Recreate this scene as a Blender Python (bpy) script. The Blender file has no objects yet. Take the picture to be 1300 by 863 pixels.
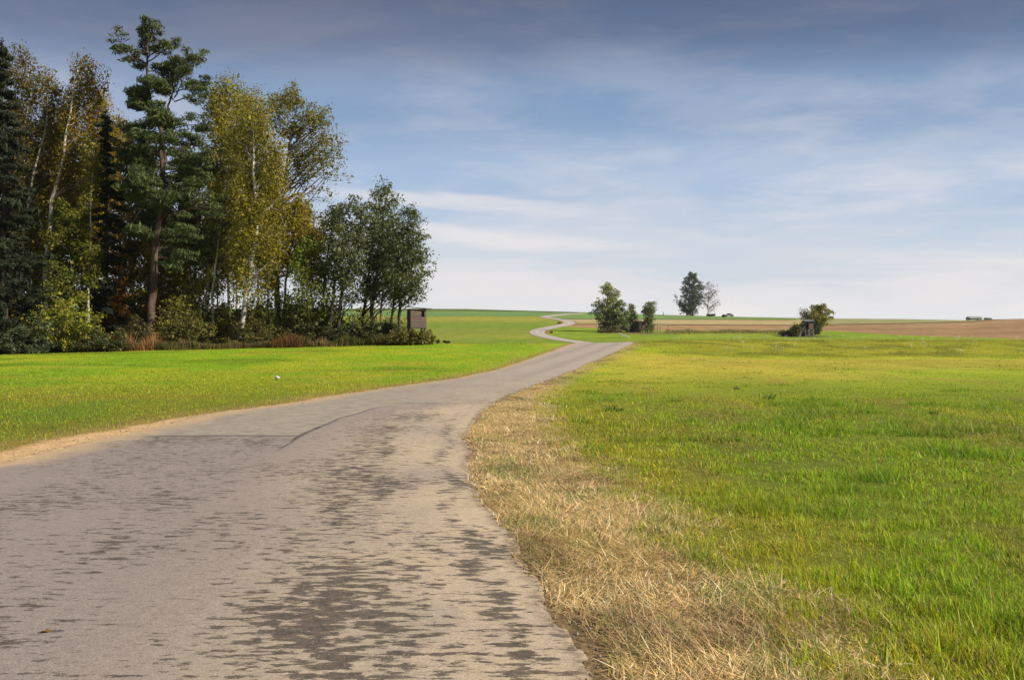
import bpy, math, random
import numpy as np
from mathutils import Vector
R = math.radians
sc = bpy.context.scene
COL = sc.collection

# ---------------------------------------------------------------- camera
CAM_Z, F, CX, HY = 1.5, 1264.0, 650.0, 420.0      # eye height, focal length and horizon row of the 1300 px photograph
cam_d = bpy.data.cameras.new('camera'); cam = bpy.data.objects.new('camera', cam_d); COL.objects.link(cam)
cam.location = (0, 0, CAM_Z)
cam_d.lens = 35.0; cam_d.sensor_width = 36.0
cam_d.clip_start = 0.05; cam_d.clip_end = 8000
cam.rotation_euler = (R(90) - math.atan((431.5 - HY) / F), 0, 0)
sc.camera = cam
# ---------------------------------------------------------------- light
SUN_EL, SUN_AZ = R(33), R(116)                    # azimuth clockwise from +Y
sc.view_settings.view_transform = 'Standard'; sc.view_settings.look = 'None'
sc.view_settings.gamma = 1; sc.view_settings.use_curve_mapping = False
sc.view_settings.exposure = 0.5
sun_d = bpy.data.lights.new('sun', 'SUN'); sun_d.energy = 4.9; sun_d.angle = R(2.5); sun_d.color = (1.0, .89, .72)
sun = bpy.data.objects.new('sun', sun_d); COL.objects.link(sun)
sdir = Vector((math.sin(SUN_AZ) * math.cos(SUN_EL), math.cos(SUN_AZ) * math.cos(SUN_EL), math.sin(SUN_EL)))
sun.rotation_euler = (-sdir).to_track_quat('-Z', 'Y').to_euler()
w = bpy.data.worlds.new('World'); sc.world = w; w.use_nodes = True
nt = w.node_tree; nt.nodes.clear()
def N(nt, t, **k):
    n = nt.nodes.new(t)
    for a, b in k.items():
        if a.startswith('i_'):
            key = a[2:]; key = int(key) if key.isdigit() else key.replace('_', ' ')
            n.inputs[key].default_value = b
        else: setattr(n, a, b)
    return n
def MATH(nt, op, a, b=None, c=None, clamp=False):
    n = nt.nodes.new('ShaderNodeMath'); n.operation = op; n.use_clamp = clamp
    for i, v in enumerate((a, b, c)):
        if v is None: continue
        if isinstance(v, (int, float)): n.inputs[i].default_value = v
        else: nt.links.new(v, n.inputs[i])
    return n.outputs[0]
def MIX(nt, fac, a, b, blend='MIX'):
    n = nt.nodes.new('ShaderNodeMix'); n.data_type = 'RGBA'; n.blend_type = blend
    for i, v in ((0, fac), (6, a), (7, b)):
        if isinstance(v, (int, float)): n.inputs[i].default_value = v
        elif isinstance(v, tuple): n.inputs[i].default_value = v if len(v) == 4 else v + (1,)
        else: nt.links.new(v, n.inputs[i])
    return n.outputs[2]
def SS(nt, v, lo, hi, a=0.0, b=1.0):
    n = nt.nodes.new('ShaderNodeMapRange'); n.interpolation_type = 'SMOOTHSTEP'
    nt.links.new(v, n.inputs[0])
    for i, x in enumerate((lo, hi, a, b)): n.inputs[1 + i].default_value = x
    return n.outputs[0]
def NOISE(nt, vec, scale, detail=4, rough=.5, dist=0.0):
    n = N(nt, 'ShaderNodeTexNoise'); n.inputs['Scale'].default_value = scale; n.inputs['Detail'].default_value = detail
    n.inputs['Roughness'].default_value = rough; n.inputs['Distortion'].default_value = dist
    if vec is not None: nt.links.new(vec, n.inputs['Vector'])
    return n.outputs['Fac']
def VMUL(nt, vec, s, off=(0, 0, 0)):
    n = N(nt, 'ShaderNodeMapping'); nt.links.new(vec, n.inputs[0]); n.inputs['Scale'].default_value = s; n.inputs['Location'].default_value = off
    return n.outputs[0]

tc = N(nt, 'ShaderNodeTexCoord'); D = tc.outputs['Generated']
sky = N(nt, 'ShaderNodeTexSky', sky_type='NISHITA', sun_disc=False, sun_elevation=SUN_EL, sun_rotation=SUN_AZ,
        altitude=400, air_density=1.0, dust_density=1.2, ozone_density=1.6)
sp = N(nt, 'ShaderNodeSeparateXYZ'); nt.links.new(D, sp.inputs[0])
x, y, z = sp.outputs
zc = MATH(nt, 'MAXIMUM', z, 0.0)
den = MATH(nt, 'ADD', zc, 0.06)
px_ = MATH(nt, 'DIVIDE', x, den); py_ = MATH(nt, 'DIVIDE', y, den)
cmb = N(nt, 'ShaderNodeCombineXYZ'); nt.links.new(px_, cmb.inputs[0]); nt.links.new(py_, cmb.inputs[1])
P = cmb.outputs[0]
az = MATH(nt, 'ARCTAN2', x, y)                     # 0 = straight ahead, positive to the right
el = MATH(nt, 'ARCSINE', z)
# cloud veil colour by elevation (linear radiance)
def ramp(nt, fac, stops, interp='B_SPLINE'):
    r = N(nt, 'ShaderNodeValToRGB'); nt.links.new(fac, r.inputs[0]); cr = r.color_ramp; cr.interpolation = interp
    while len(cr.elements) > 1: cr.elements.remove(cr.elements[-1])
    cr.elements[0].position = stops[0][0]; cr.elements[0].color = stops[0][1] + (1,)
    for p_, c_ in stops[1:]:
        e = cr.elements.new(p_); e.color = c_ + (1,)
    return r.outputs[0]
ew = MATH(nt, 'MULTIPLY', MATH(nt, 'SUBTRACT', NOISE(nt, VMUL(nt, P, (.5, .8, 1), (4, 2, 0)), 1.0, 6, .6, .5), .5), .22)
aw = MATH(nt, 'MULTIPLY', MATH(nt, 'POWER', MATH(nt, 'ABSOLUTE', az), 2.0), .42)
e01 = MATH(nt, 'MULTIPLY', z, MATH(nt, 'ADD', MATH(nt, 'ADD', 1.9, aw), ew), clamp=True)     # z 0..0.5
veil = ramp(nt, e01, [(0.0, (.76, .76, .79)), (.14, (.70, .71, .76)), (.26, (.64, .68, .77)), (.42, (.45, .50, .62)),
                      (.54, (.235, .25, .335)), (.66, (.12, .125, .18)), (1.0, (.20, .21, .27))], 'EASE')
skyc = MIX(nt, 1.0, sky.outputs[0], (.075, .075, .08), 'MULTIPLY')
blue = ramp(nt, e01, [(0.0, (.74, .78, .83)), (.14, (.61, .71, .83)), (.28, (.40, .54, .76)), (.42, (.235, .36, .57)),
                      (.56, (.11, .16, .28)), (.66, (.065, .085, .155)), (1.0, (.11, .17, .30))], 'EASE')
blue = MIX(nt, .15, blue, skyc)
n1 = NOISE(nt, VMUL(nt, P, (.42, .16, 1), (1.7, .4, 0)), 1.0, 6, .55, .6)
n2 = NOISE(nt, VMUL(nt, P, (.9, .55, 1), (5.1, 2.2, 0)), 1.0, 7, .6, .4)
m1 = SS(nt, n1, .40, .62)
m2 = SS(nt, n2, .40, .64)
n5 = NOISE(nt, VMUL(nt, P, (1.5, 1.6, 1), (2.1, 7.2, 0)), 1.0, 10, .62, .35)
m5 = SS(nt, n5, .42, .66)
mm = MATH(nt, 'ADD', MATH(nt, 'MULTIPLY', m1, .36), MATH(nt, 'ADD', MATH(nt, 'MULTIPLY', m2, .34), MATH(nt, 'MULTIPLY', m5, .42)))
base = MIX(nt, mm, blue, veil)
# long bright streaks low over the middle of the horizon
azel = N(nt, 'ShaderNodeCombineXYZ'); nt.links.new(az, azel.inputs[0]); nt.links.new(el, azel.inputs[1])
n3 = NOISE(nt, VMUL(nt, azel.outputs[0], (6, 30, 1), (.35, .2, 0)), 1.0, 7, .6, 1.1)
n4 = NOISE(nt, VMUL(nt, azel.outputs[0], (2.2, 9, 1), (3.35, .9, 0)), 1.0, 5, .5, .3)
elw = MATH(nt, 'ADD', MATH(nt, 'ADD', el, MATH(nt, 'MULTIPLY', az, .05)), MATH(nt, 'MULTIPLY', MATH(nt, 'SUBTRACT', n4, .5), .05))
def gauss(az0, el0, sa, se):
    a = MATH(nt, 'DIVIDE', MATH(nt, 'SUBTRACT', az, az0), sa); b = MATH(nt, 'DIVIDE', MATH(nt, 'SUBTRACT', elw, el0), se)
    s_ = MATH(nt, 'ADD', MATH(nt, 'MULTIPLY', a, a), MATH(nt, 'MULTIPLY', b, b))
    return MATH(nt, 'EXPONENT', MATH(nt, 'MULTIPLY', s_, -1.0))
def streak(az0, el0, sa, se, amt):
    g = gauss(az0, el0, sa, se)
    t = MATH(nt, 'MULTIPLY', g, MATH(nt, 'POWER', MATH(nt, 'ADD', n3, .48), 2.2))
    return MATH(nt, 'MULTIPLY', SS(nt, t, .22, .95), amt)
cl = streak(-.05, R(7.35), .17, R(.62), .62)
for s_ in ((-.02, R(5.2), .16, R(.7), .75), (.0, R(2.7), .26, R(1.5), .8), (.25, R(2.4), .2, R(1.0), .6), (.46, R(3.6), .17, R(2.2), .75),
           (.215, R(1.35), .05, R(.55), .0), (-.2, R(4.0), .16, R(2.0), .5)):
    cl = MATH(nt, 'MAXIMUM', cl, streak(*s_))
low = MIX(nt, cl, base, (.84, .80, .80))
wisp = MATH(nt, 'MULTIPLY', SS(nt, n4, .5, .72), MATH(nt, 'MULTIPLY', SS(nt, z, .05, .16), SS(nt, z, .34, .2)))
low = MIX(nt, MATH(nt, 'MULTIPLY', wisp, .38), low, (.50, .54, .64))
low = MIX(nt, streak(.21, R(1.6), .055, R(.7), .75), low, (.92, .82, .75))
hz = SS(nt, z, .06, -.02)
low = MIX(nt, MATH(nt, 'MULTIPLY', hz, .6), low, (.96, .95, .95))
# below the horizon: dull green
low = MIX(nt, SS(nt, z, -.01, -.05), low, (.12, .14, .08))
bg = N(nt, 'ShaderNodeBackground'); nt.links.new(low, bg.inputs[0]); bg.inputs[1].default_value = .72
out = N(nt, 'ShaderNodeOutputWorld'); nt.links.new(bg.outputs[0], out.inputs[0])

# ---------------------------------------------------------------- noise for geometry
def _h(i, j, s):
    v = (i.astype(np.int64) * 374761393 + j.astype(np.int64) * 668265263 + s * 1442695041) & 0xFFFFFFFF
    v = ((v ^ (v >> 13)) * 1274126177) & 0xFFFFFFFF
    return ((v ^ (v >> 16)) & 0xFFFFFF) / float(0xFFFFFF)
def vn(x, y, s=0):
    x = np.asarray(x, float); y = np.asarray(y, float)
    i = np.floor(x); j = np.floor(y); u = x - i; v = y - j
    u = u * u * (3 - 2 * u); v = v * v * (3 - 2 * v)
    a = _h(i, j, s) * (1 - u) + _h(i + 1, j, s) * u
    b = _h(i, j + 1, s) * (1 - u) + _h(i + 1, j + 1, s) * u
    return a * (1 - v) + b * v
def fbm(x, y, s=0, o=4):
    t = 0; a = .5; tot = 0
    for k in range(o):
        t = t + a * vn(x * 2 ** k + k * 7.3, y * 2 ** k - k * 3.1, s + k); tot += a; a *= .5
    return t / tot
def sst(x, a, b):
    t = np.clip((x - a) / (b - a), 0, 1); return t * t * (3 - 2 * t)

# ---------------------------------------------------------------- terrain
RX = [-400, 0, 300, 590, 660, 760, 860, 950, 1050, 1150, 1230, 1262, 1300, 1700]
RY = [391, 391, 391.5, 392, 394, 396.7, 400.2, 402.3, 404.2, 405, 406, 405, 404.6, 402]
FY = [195, 235, 300, 390, 420, 480]; FF = [0, .324, .65, .865, .93, 1.0]
def hsmooth(X, Y):
    X = np.asarray(X, float); Y = np.asarray(Y, float)
    px = CX + F * X / np.maximum(Y, 1.0)
    zc = np.interp(Y, [28, 38, 45, 52, 57, 61, 64.5, 68, 72, 80, 95, 130, 165], [0, .06, .18, .36, .51, .625, .69, .66, .58, .36, -.1, -1.25, -1.6])
    zr = np.interp(Y, [46, 50, 54, 58, 62, 66, 70, 75, 82, 95, 130, 165], [0, .06, .2, .4, .6, .74, .82, .84, .76, .45, -.6, -1.4])
    wl = np.clip((X + 33) / 28, 0, 1); wr = sst(X, 5, 13)
    zn = np.where(wr > 0, zc * (1 - wr) + zr * wr, zc)
    zl = np.interp(Y, [95, 130, 165], [-.1, -1.25, -1.6])
    zn = zn * wl + np.minimum(zl, 0) * (Y > 95) * (1 - wl)
    yr = np.interp(px, RX, RY)
    f = np.interp(Y, FY, FF)
    yt = 434 - (434 - yr) * f
    zf = CAM_Z + (HY - yt) * np.minimum(Y, 480) / F
    zf = zf - np.maximum(Y - 480, 0) * .012
    t = sst(Y, 150, 197)
    return zn * (1 - t) + zf * t
def hground(X, Y):
    X = np.asarray(X, float); Y = np.asarray(Y, float)
    d = np.abs(Y)
    a = .05 * np.clip(d / 30, .25, 1)
    return hsmooth(X, Y) + a * (fbm(X * .35, Y * .35, 11, 3) - .5) + .022 * (fbm(X * 2.3, Y * 2.3, 12, 3) - .5)
def H(X, Y): return float(hground(np.array([X]), np.array([Y]))[0])
_Ys = np.concatenate([np.arange(1, 70, .05), np.arange(70, 520, .25)])
def solve(px, py, lo=0.5, hi=600):
    """nearest visible ground point under a photograph pixel"""
    Ys = _Ys[(_Ys >= lo) & (_Ys <= hi)]; X = (px - CX) / F * Ys
    rows = HY + (CAM_Z - hsmooth(X, Ys)) * F / Ys
    k = np.where(rows <= py)[0]
    i = k[0] if len(k) else int(np.argmin(rows))
    if i > 0 and len(k):
        t = (rows[i - 1] - py) / max(rows[i - 1] - rows[i], 1e-6); Yv = Ys[i - 1] + t * (Ys[i] - Ys[i - 1])
    else: Yv = Ys[i]
    return (px - CX) / F * Yv, Yv

# road edges traced as ground positions
Rpx = [(749, 863), (726.5, 809), (697, 782), (689, 746), (660, 711), (657, 689), (629, 657), (600, 613), (595.5, 569), (591, 555), (607, 529),
       (638, 506), (704, 480), (741, 464.5), (772, 451), (793, 441.5)]
Lpx = [(-150, 612), (0, 588), (70, 571), (150, 553), (200, 542), (250, 530), (375, 511), (480, 495), (585, 480), (644, 466), (680, 454), (700, 446.5), (716, 440.5)]
RE = [solve(a, b, 2, 64) for a, b in Rpx]; LE = [solve(a, b, 2, 64) for a, b in Lpx]
CPX = [(729, 433.6), (712, 431.2), (694, 427.5), (682, 423), (684, 419.5), (700, 415.5), (716, 412.5), (723, 409.8), (719, 407.5), (706, 405), (694, 403.2),
       (691, 402.2), (700, 400.8), (714, 399.3), (738, 398)]
CP = [solve(a, b, 195, 479) for a, b in CPX]
cr = (5.98, 64.8)
rY = [-40, 0] + [p[1] for p in RE] + [cr[1]]; rX = [1.8, .55] + [p[0] for p in RE] + [cr[0] + 1.9]
lY = [-40, 0, 5] + [p[1] for p in LE] + [cr[1]]; lX = [-3.4, -4.9, -5.4] + [p[0] for p in LE] + [cr[0] - 1.85]
mid = [(7.6, 78), (9.6, 97), (11.6, 122), (13.0, 150), (13.3, 175)]
hw = 1.72
for (mx, my) in mid + CP:
    rY.append(my); rX.append(mx + hw); lY.append(my); lX.append(mx - hw)
rY, rX, lY, lX = map(np.array, (rY, rX, lY, lX))
o = np.argsort(rY); rY, rX = rY[o], rX[o]; o = np.argsort(lY); lY, lX = lY[o], lX[o]
def pchip(xk, yk, x):
    h = np.diff(xk); h = np.maximum(h, 1e-6); d = np.diff(yk) / h
    m = np.zeros(len(xk)); m[0], m[-1] = d[0], d[-1]
    s_ = d[:-1] * d[1:] > 0
    mi = np.zeros(len(d) - 1); w1 = 2 * h[1:] + h[:-1]; w2 = h[1:] + 2 * h[:-1]
    with np.errstate(divide='ignore', invalid='ignore'):
        mi[s_] = ((w1 + w2) / (w1 / d[:-1] + w2 / d[1:]))[s_]
    m[1:-1] = mi
    x = np.clip(x, xk[0], xk[-1]); k = np.clip(np.searchsorted(xk, x) - 1, 0, len(h) - 1)
    t = (x - xk[k]) / h[k]; t2 = t * t; t3 = t2 * t
    return (2 * t3 - 3 * t2 + 1) * yk[k] + (t3 - 2 * t2 + t) * h[k] * m[k] + (-2 * t3 + 3 * t2) * yk[k + 1] + (t3 - t2) * h[k] * m[k + 1]
def edgeR(Y):
    Y = np.asarray(Y, float)
    return pchip(rY, rX, Y) + np.where(Y < 70, .10 * (fbm(Y * 1.6, Y * 0 + 3.3, 31, 4) - .5) + .05 * (fbm(Y * 9, Y * 0 + 5.1, 33, 3) - .5), 0) * np.clip(Y / 3, .3, 1)
def edgeL(Y):
    Y = np.asarray(Y, float)
    return pchip(lY, lX, Y) + np.where(Y < 70, .22 * (fbm(Y * .9, Y * 0 + 9.3, 32, 4) - .5), 0)
ROAD_END = CP[-1][1]
# edge of the straw verge on the right
Vpx = [(1110, 880), (1085, 845), (1040, 805), (975, 757), (895, 702), (835, 645), (765, 592), (708, 548), (692, 515), (700, 497), (722, 481), (752, 466), (782, 452), (800, 443)]
VE = [solve(a, b, 2, 64) for a, b in Vpx]
vY = np.array([-40, 0] + [p[1] for p in VE] + [64.8, 120, 200]); vX = np.array([3.0, 1.75] + [p[0] for p in VE] + [cr[0] + 2.1, 16, 18])
def edgeV(Y): return pchip(vY, vX, np.asarray(Y, float))

# ---------------------------------------------------------------- materials
def newmat(name):
    m = bpy.data.materials.new(name); m.use_nodes = True; m.node_tree.nodes.clear(); return m, m.node_tree
def finish(nt, surf):
    o_ = N(nt, 'ShaderNodeOutputMaterial'); nt.links.new(surf, o_.inputs[0])
def bsdf(nt, col, rough=.9, spec=.2, normal=None):
    b = N(nt, 'ShaderNodeBsdfPrincipled')
    if isinstance(col, tuple): b.inputs['Base Color'].default_value = col + (1,)
    else: nt.links.new(col, b.inputs['Base Color'])
    if isinstance(rough, (int, float)): b.inputs['Roughness'].default_value = rough
    else: nt.links.new(rough, b.inputs['Roughness'])
    b.inputs['Specular IOR Level'].default_value = spec
    if normal is not None: nt.links.new(normal, b.inputs['Normal'])
    return b.outputs[0]
def BUMP(nt, h, strength, dist):
    b = N(nt, 'ShaderNodeBump'); b.inputs['Strength'].default_value = strength; b.inputs['Distance'].default_value = dist
    nt.links.new(h, b.inputs['Height']); return b.outputs[0]
def ATTR(nt, name, typ='Color'):
    a = N(nt, 'ShaderNodeAttribute', attribute_name=name); return a.outputs[typ]
def mat_leaf(name, transl=.4, rough=.55, spec=.25):
    m, nt = newmat(name); c = ATTR(nt, 'col')
    d = bsdf(nt, c, rough, spec)
    t = N(nt, 'ShaderNodeBsdfTranslucent'); nt.links.new(MIX(nt, 1.0, c, (1.15, 1.2, .7), 'MULTIPLY'), t.inputs[0])
    mx = N(nt, 'ShaderNodeMixShader'); mx.inputs[0].default_value = transl
    nt.links.new(d, mx.inputs[1]); nt.links.new(t.outputs[0], mx.inputs[2]); finish(nt, mx.outputs[0]); return m
def mat_bark(name, c1, c2, scale=6, birch=False):
    m, nt = newmat(name); tc = N(nt, 'ShaderNodeTexCoord'); P = tc.outputs['Object']
    n = NOISE(nt, VMUL(nt, P, (1, 1, .25)), scale, 6, .65)
    col = MIX(nt, SS(nt, n, .35, .65), c1, c2)
    if birch:
        n2 = NOISE(nt, VMUL(nt, P, (1.2, 1.2, 5)), 1.6, 4, .6)
        n3 = NOISE(nt, VMUL(nt, P, (2, 2, 1)), .7, 3, .6)
        col = MIX(nt, SS(nt, n2, .58, .66), col, (.05, .045, .04))
        col = MIX(nt, SS(nt, n3, .55, .7), col, (.16, .13, .10))
    finish(nt, bsdf(nt, col, .95, .1, BUMP(nt, n, .6, .04))); return m
M_leaf = mat_leaf('leaf', .38); M_needle = mat_leaf('needles', .12, .6); M_grass = mat_leaf('grass_blade', .42, .5, .3)
M_straw = mat_leaf('straw_blade', .25, .7, .15); M_herb = mat_leaf('herb', .3, .8, .1)
M_bark_dark = mat_bark('bark_dark', (.035, .03, .025), (.085, .072, .06))
M_bark_pine = mat_bark('bark_pine', (.065, .045, .036), (.12, .085, .07), 4)
M_bark_birch = mat_bark('bark_birch', (.42, .40, .37), (.58, .56, .53), 3, True)
M_bark_grey = mat_bark('bark_grey', (.10, .09, .08), (.19, .17, .15))
def mat_wood(name, c1, c2, plank=.14, axis=2):
    m, nt = newmat(name); tc = N(nt, 'ShaderNodeTexCoord'); P = tc.outputs['Object']
    s = N(nt, 'ShaderNodeSeparateXYZ'); nt.links.new(P, s.inputs[0])
    cell = MATH(nt, 'FLOOR', MATH(nt, 'DIVIDE', s.outputs[axis], plank))
    wn = N(nt, 'ShaderNodeTexWhiteNoise', noise_dimensions='1D'); nt.links.new(cell, wn.inputs['W'])
    grain = NOISE(nt, VMUL(nt, P, (2, 2, 22) if axis == 2 else (22, 22, 2)), 1.5, 5, .6)
    col = MIX(nt, SS(nt, grain, .3, .7), c1, c2)
    col = MIX(nt, MATH(nt, 'MULTIPLY', wn.outputs[0], .45), col, (.05, .045, .045))
    finish(nt, bsdf(nt, col, .85, .15, BUMP(nt, grain, .4, .01))); return m
def mat_plain(name, col, rough=.6, spec=.3, var=.15, metallic=0.0, scale=5):
    m, nt = newmat(name); tc = N(nt, 'ShaderNodeTexCoord')
    n = NOISE(nt, tc.outputs['Object'], scale, 5, .6)
    c = MIX(nt, MATH(nt, 'MULTIPLY', n, var * 2), col, tuple(v * .45 for v in col))
    b = bsdf(nt, c, rough, spec); b.node.inputs['Metallic'].default_value = metallic
    finish(nt, b); return m

# ground material: albedo from the 'col' attribute, broken up procedurally
M_ground, nt = newmat('ground_surface')
P = N(nt, 'ShaderNodeNewGeometry').outputs['Position']
col = ATTR(nt, 'col'); grs = ATTR(nt, 'grassy', 'Fac'); far = ATTR(nt, 'far', 'Fac')
nf = NOISE(nt, P, 38, 6, .7); nm = NOISE(nt, P, 5.0, 5, .65); nl = NOISE(nt, VMUL(nt, P, (.35, .12, 1)), 1.0, 5, .6)
k = MIX(nt, SS(nt, nf, .25, .75), (.45, .45, .42), (1.5, 1.5, 1.5))
c1 = MIX(nt, MATH(nt, 'SUBTRACT', 1.0, MATH(nt, 'MULTIPLY', far, .75)), col, MIX(nt, 1.0, col, k, 'MULTIPLY'))
c2 = MIX(nt, .55, c1, MIX(nt, 1.0, c1, MIX(nt, SS(nt, nm, .3, .7), (.62, .66, .6), (1.35, 1.3, 1.25)), 'MULTIPLY'))
c3 = MIX(nt, .6, c2, MIX(nt, 1.0, c2, MIX(nt, SS(nt, nl, .3, .7), (.78, .84, .8), (1.25, 1.14, 1.1)), 'MULTIPLY'))
vor = N(nt, 'ShaderNodeTexVoronoi'); vor.inputs['Scale'].default_value = 60; nt.links.new(P, vor.inputs['Vector'])
peb = SS(nt, vor.outputs['Distance'], .22, .1)
wn_ = N(nt, 'ShaderNodeTexWhiteNoise'); nt.links.new(vor.outputs['Position'], wn_.inputs['Vector'])
pm = MATH(nt, 'MULTIPLY', MATH(nt, 'MULTIPLY', peb, SS(nt, wn_.outputs[0], .6, .75)), MATH(nt, 'SUBTRACT', 1.0, grs))
c4 = MIX(nt, MATH(nt, 'MULTIPLY', pm, .6), c3, (.42, .37, .30))
hh = MATH(nt, 'ADD', MATH(nt, 'MULTIPLY', nf, .6), MATH(nt, 'ADD', nm, MATH(nt, 'MULTIPLY', pm, .4)))
bmp = N(nt, 'ShaderNodeBump'); bmp.inputs['Strength'].default_value = .7; bmp.inputs['Distance'].default_value = .03; nt.links.new(hh, bmp.inputs['Height'])
finish(nt, bsdf(nt, c4, .97, .08, bmp.outputs[0]))

# road material
M_road, nt = newmat('road_surface')
P = N(nt, 'ShaderNodeNewGeometry').outputs['Position']
dr = ATTR(nt, 'dr', 'Fac'); dl = ATTR(nt, 'dl', 'Fac'); old = ATTR(nt, 'old', 'Fac'); crk = ATTR(nt, 'crack', 'Fac')
ysep = N(nt, 'ShaderNodeSeparateXYZ'); nt.links.new(P, ysep.inputs[0]); YY = ysep.outputs[1]
grit = NOISE(nt, P, 120, 4, .75); gm = NOISE(nt, P, 22, 5, .7)
nlow = NOISE(nt, VMUL(nt, P, (.5, .22, 1)), 1.0, 4, .6)
wob = NOISE(nt, P, .7, 3, .5)
drw = MATH(nt, 'ADD', dr, MATH(nt, 'MULTIPLY', MATH(nt, 'SUBTRACT', wob, .5), .7))
def band(c, w_): return MATH(nt, 'EXPONENT', MATH(nt, 'MULTIPLY', MATH(nt, 'POWER', MATH(nt, 'DIVIDE', MATH(nt, 'ABSOLUTE', MATH(nt, 'SUBTRACT', drw, c)), w_), 2.0), -1.0))
b1 = band(1.15, .55); b2 = band(2.75, .42); b3 = band(.28, .13); b4 = band(3.9, .5)
# dust
dust = MATH(nt, 'MULTIPLY', SS(nt, drw, 2.6, .3), SS(nt, nlow, .2, .6))
basec = MIX(nt, dust, (.305, .258, .232), (.55, .445, .31))
basec = MIX(nt, SS(nt, YY, 16, 34), basec, (.42, .36, .295))
basec = MIX(nt, SS(nt, YY, 90, 180), basec, (.50, .45, .40))
basec = MIX(nt, SS(nt, gm, .3, .75), MIX(nt, 1.0, basec, (.80, .80, .80), 'MULTIPLY'), basec)
# dark damp-looking worn patches, drawn out across the lane
pn = NOISE(nt, VMUL(nt, P, (5.6, 13.5, 1)), 1.0, 5, .62, .25)
pn2 = NOISE(nt, VMUL(nt, P, (8, 26, 1), (3, 1, 0)), 1.0, 6, .7, .2)
reg = NOISE(nt, VMUL(nt, P, (.8, .55, 1), (.3, 4, 0)), 1.0, 3, .5)
amt = MATH(nt, 'ADD', MATH(nt, 'MULTIPLY', b1, .10), MATH(nt, 'ADD', MATH(nt, 'MULTIPLY', b2, .055), MATH(nt, 'ADD', MATH(nt, 'MULTIPLY', b3, .10), MATH(nt, 'MULTIPLY', b4, .07))))
amt = MATH(nt, 'MULTIPLY', amt, SS(nt, YY, 24, 7, .45, 1.0))
amt = MATH(nt, 'ADD', amt, MATH(nt, 'MULTIPLY', MATH(nt, 'SUBTRACT', reg, .5), .30))
v1 = MATH(nt, 'ADD', MATH(nt, 'ADD', MATH(nt, 'MULTIPLY', pn, .74), MATH(nt, 'MULTIPLY', pn2, .26)), amt)
v1 = MATH(nt, 'ADD', v1, MATH(nt, 'MULTIPLY', MATH(nt, 'SUBTRACT', NOISE(nt, VMUL(nt, P, (20, 45, 1)), 1.0, 4, .7), .5), .16))
pat = SS(nt, v1, .572, .622)
pat = MATH(nt, 'MULTIPLY', pat, SS(nt, YY, 40, 20))
spk = SS(nt, MATH(nt, 'ADD', pn2, MATH(nt, 'MULTIPLY', amt, .3)), .585, .64)
pat = MATH(nt, 'MAXIMUM', pat, MATH(nt, 'MULTIPLY', spk, MATH(nt, 'MULTIPLY', .6, SS(nt, YY, 45, 20))))
darkc = MIX(nt, SS(nt, gm, .3, .7), (.040, .032, .026), (.115, .09, .07))
c = MIX(nt, MATH(nt, 'MULTIPLY', pat, .88), basec, darkc)
# older, rougher strip beyond the joint
oldc = MIX(nt, SS(nt, NOISE(nt, VMUL(nt, P, (3, 9, 1)), 1.0, 6, .75), .35, .65), (.21, .185, .145), (.43, .375, .295))
c = MIX(nt, MATH(nt, 'MULTIPLY', old, .8), c, oldc)
track = MATH(nt, 'MULTIPLY', SS(nt, YY, 24, 40), MATH(nt, 'ADD', band(1.0, .3), band(2.5, .3)))
c = MIX(nt, MATH(nt, 'MULTIPLY', track, .30), c, (.15, .135, .125))
c = MIX(nt, MATH(nt, 'MULTIPLY', crk, SS(nt, grit, .3, .5, .75, 1.0)), c, (.035, .03, .026))
# sand blown over the left shoulder and a soil-stained right rim
sd = MATH(nt, 'ADD', dl, MATH(nt, 'MULTIPLY', MATH(nt, 'SUBTRACT', NOISE(nt, P, 1.6, 5, .7), .5), 1.1))
sm = MATH(nt, 'MULTIPLY', SS(nt, sd, .75, .1), SS(nt, YY, 34, 14, .35, 1.0))
c = MIX(nt, sm, c, MIX(nt, gm, (.36, .24, .13), (.58, .43, .27)))
rs = MATH(nt, 'ADD', dr, MATH(nt, 'MULTIPLY', MATH(nt, 'SUBTRACT', NOISE(nt, P, 3.5, 5, .7), .5), .35))
c = MIX(nt, MATH(nt, 'MULTIPLY', SS(nt, rs, .13, .0), SS(nt, gm, .35, .6)), c, (.19, .14, .095))
# aggregate specks
vor = N(nt, 'ShaderNodeTexVoronoi'); vor.inputs['Scale'].default_value = 75; nt.links.new(P, vor.inputs['Vector'])
wn_ = N(nt, 'ShaderNodeTexWhiteNoise'); nt.links.new(vor.outputs['Position'], wn_.inputs['Vector'])
spc = MATH(nt, 'MULTIPLY', SS(nt, vor.outputs['Distance'], .3, .18), SS(nt, wn_.outputs[0], .82, .9))
c = MIX(nt, MATH(nt, 'MULTIPLY', spc, .7), c, (.56, .52, .48))
spd = MATH(nt, 'MULTIPLY', SS(nt, vor.outputs['Distance'], .3, .18), SS(nt, wn_.outputs[0], .14, .06))
c = MIX(nt, MATH(nt, 'MULTIPLY', spd, .6), c, (.06, .055, .05))
c = MIX(nt, .5, c, MIX(nt, 1.0, c, MIX(nt, SS(nt, grit, .3, .7), (.4, .4, .4), (1.6, 1.6, 1.6)), 'MULTIPLY'))
hh = MATH(nt, 'ADD', MATH(nt, 'MULTIPLY', grit, .5), MATH(nt, 'SUBTRACT', MATH(nt, 'ADD', gm, MATH(nt, 'MULTIPLY', spc, .4)), MATH(nt, 'MULTIPLY', crk, 1.5)))
hh = MATH(nt, 'ADD', hh, MATH(nt, 'MULTIPLY', pat, -.25))
rough = MATH(nt, 'SUBTRACT', .82, MATH(nt, 'MULTIPLY', pat, .1))
finish(nt, bsdf(nt, c, rough, .32, BUMP(nt, hh, .55, .009)))

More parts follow.
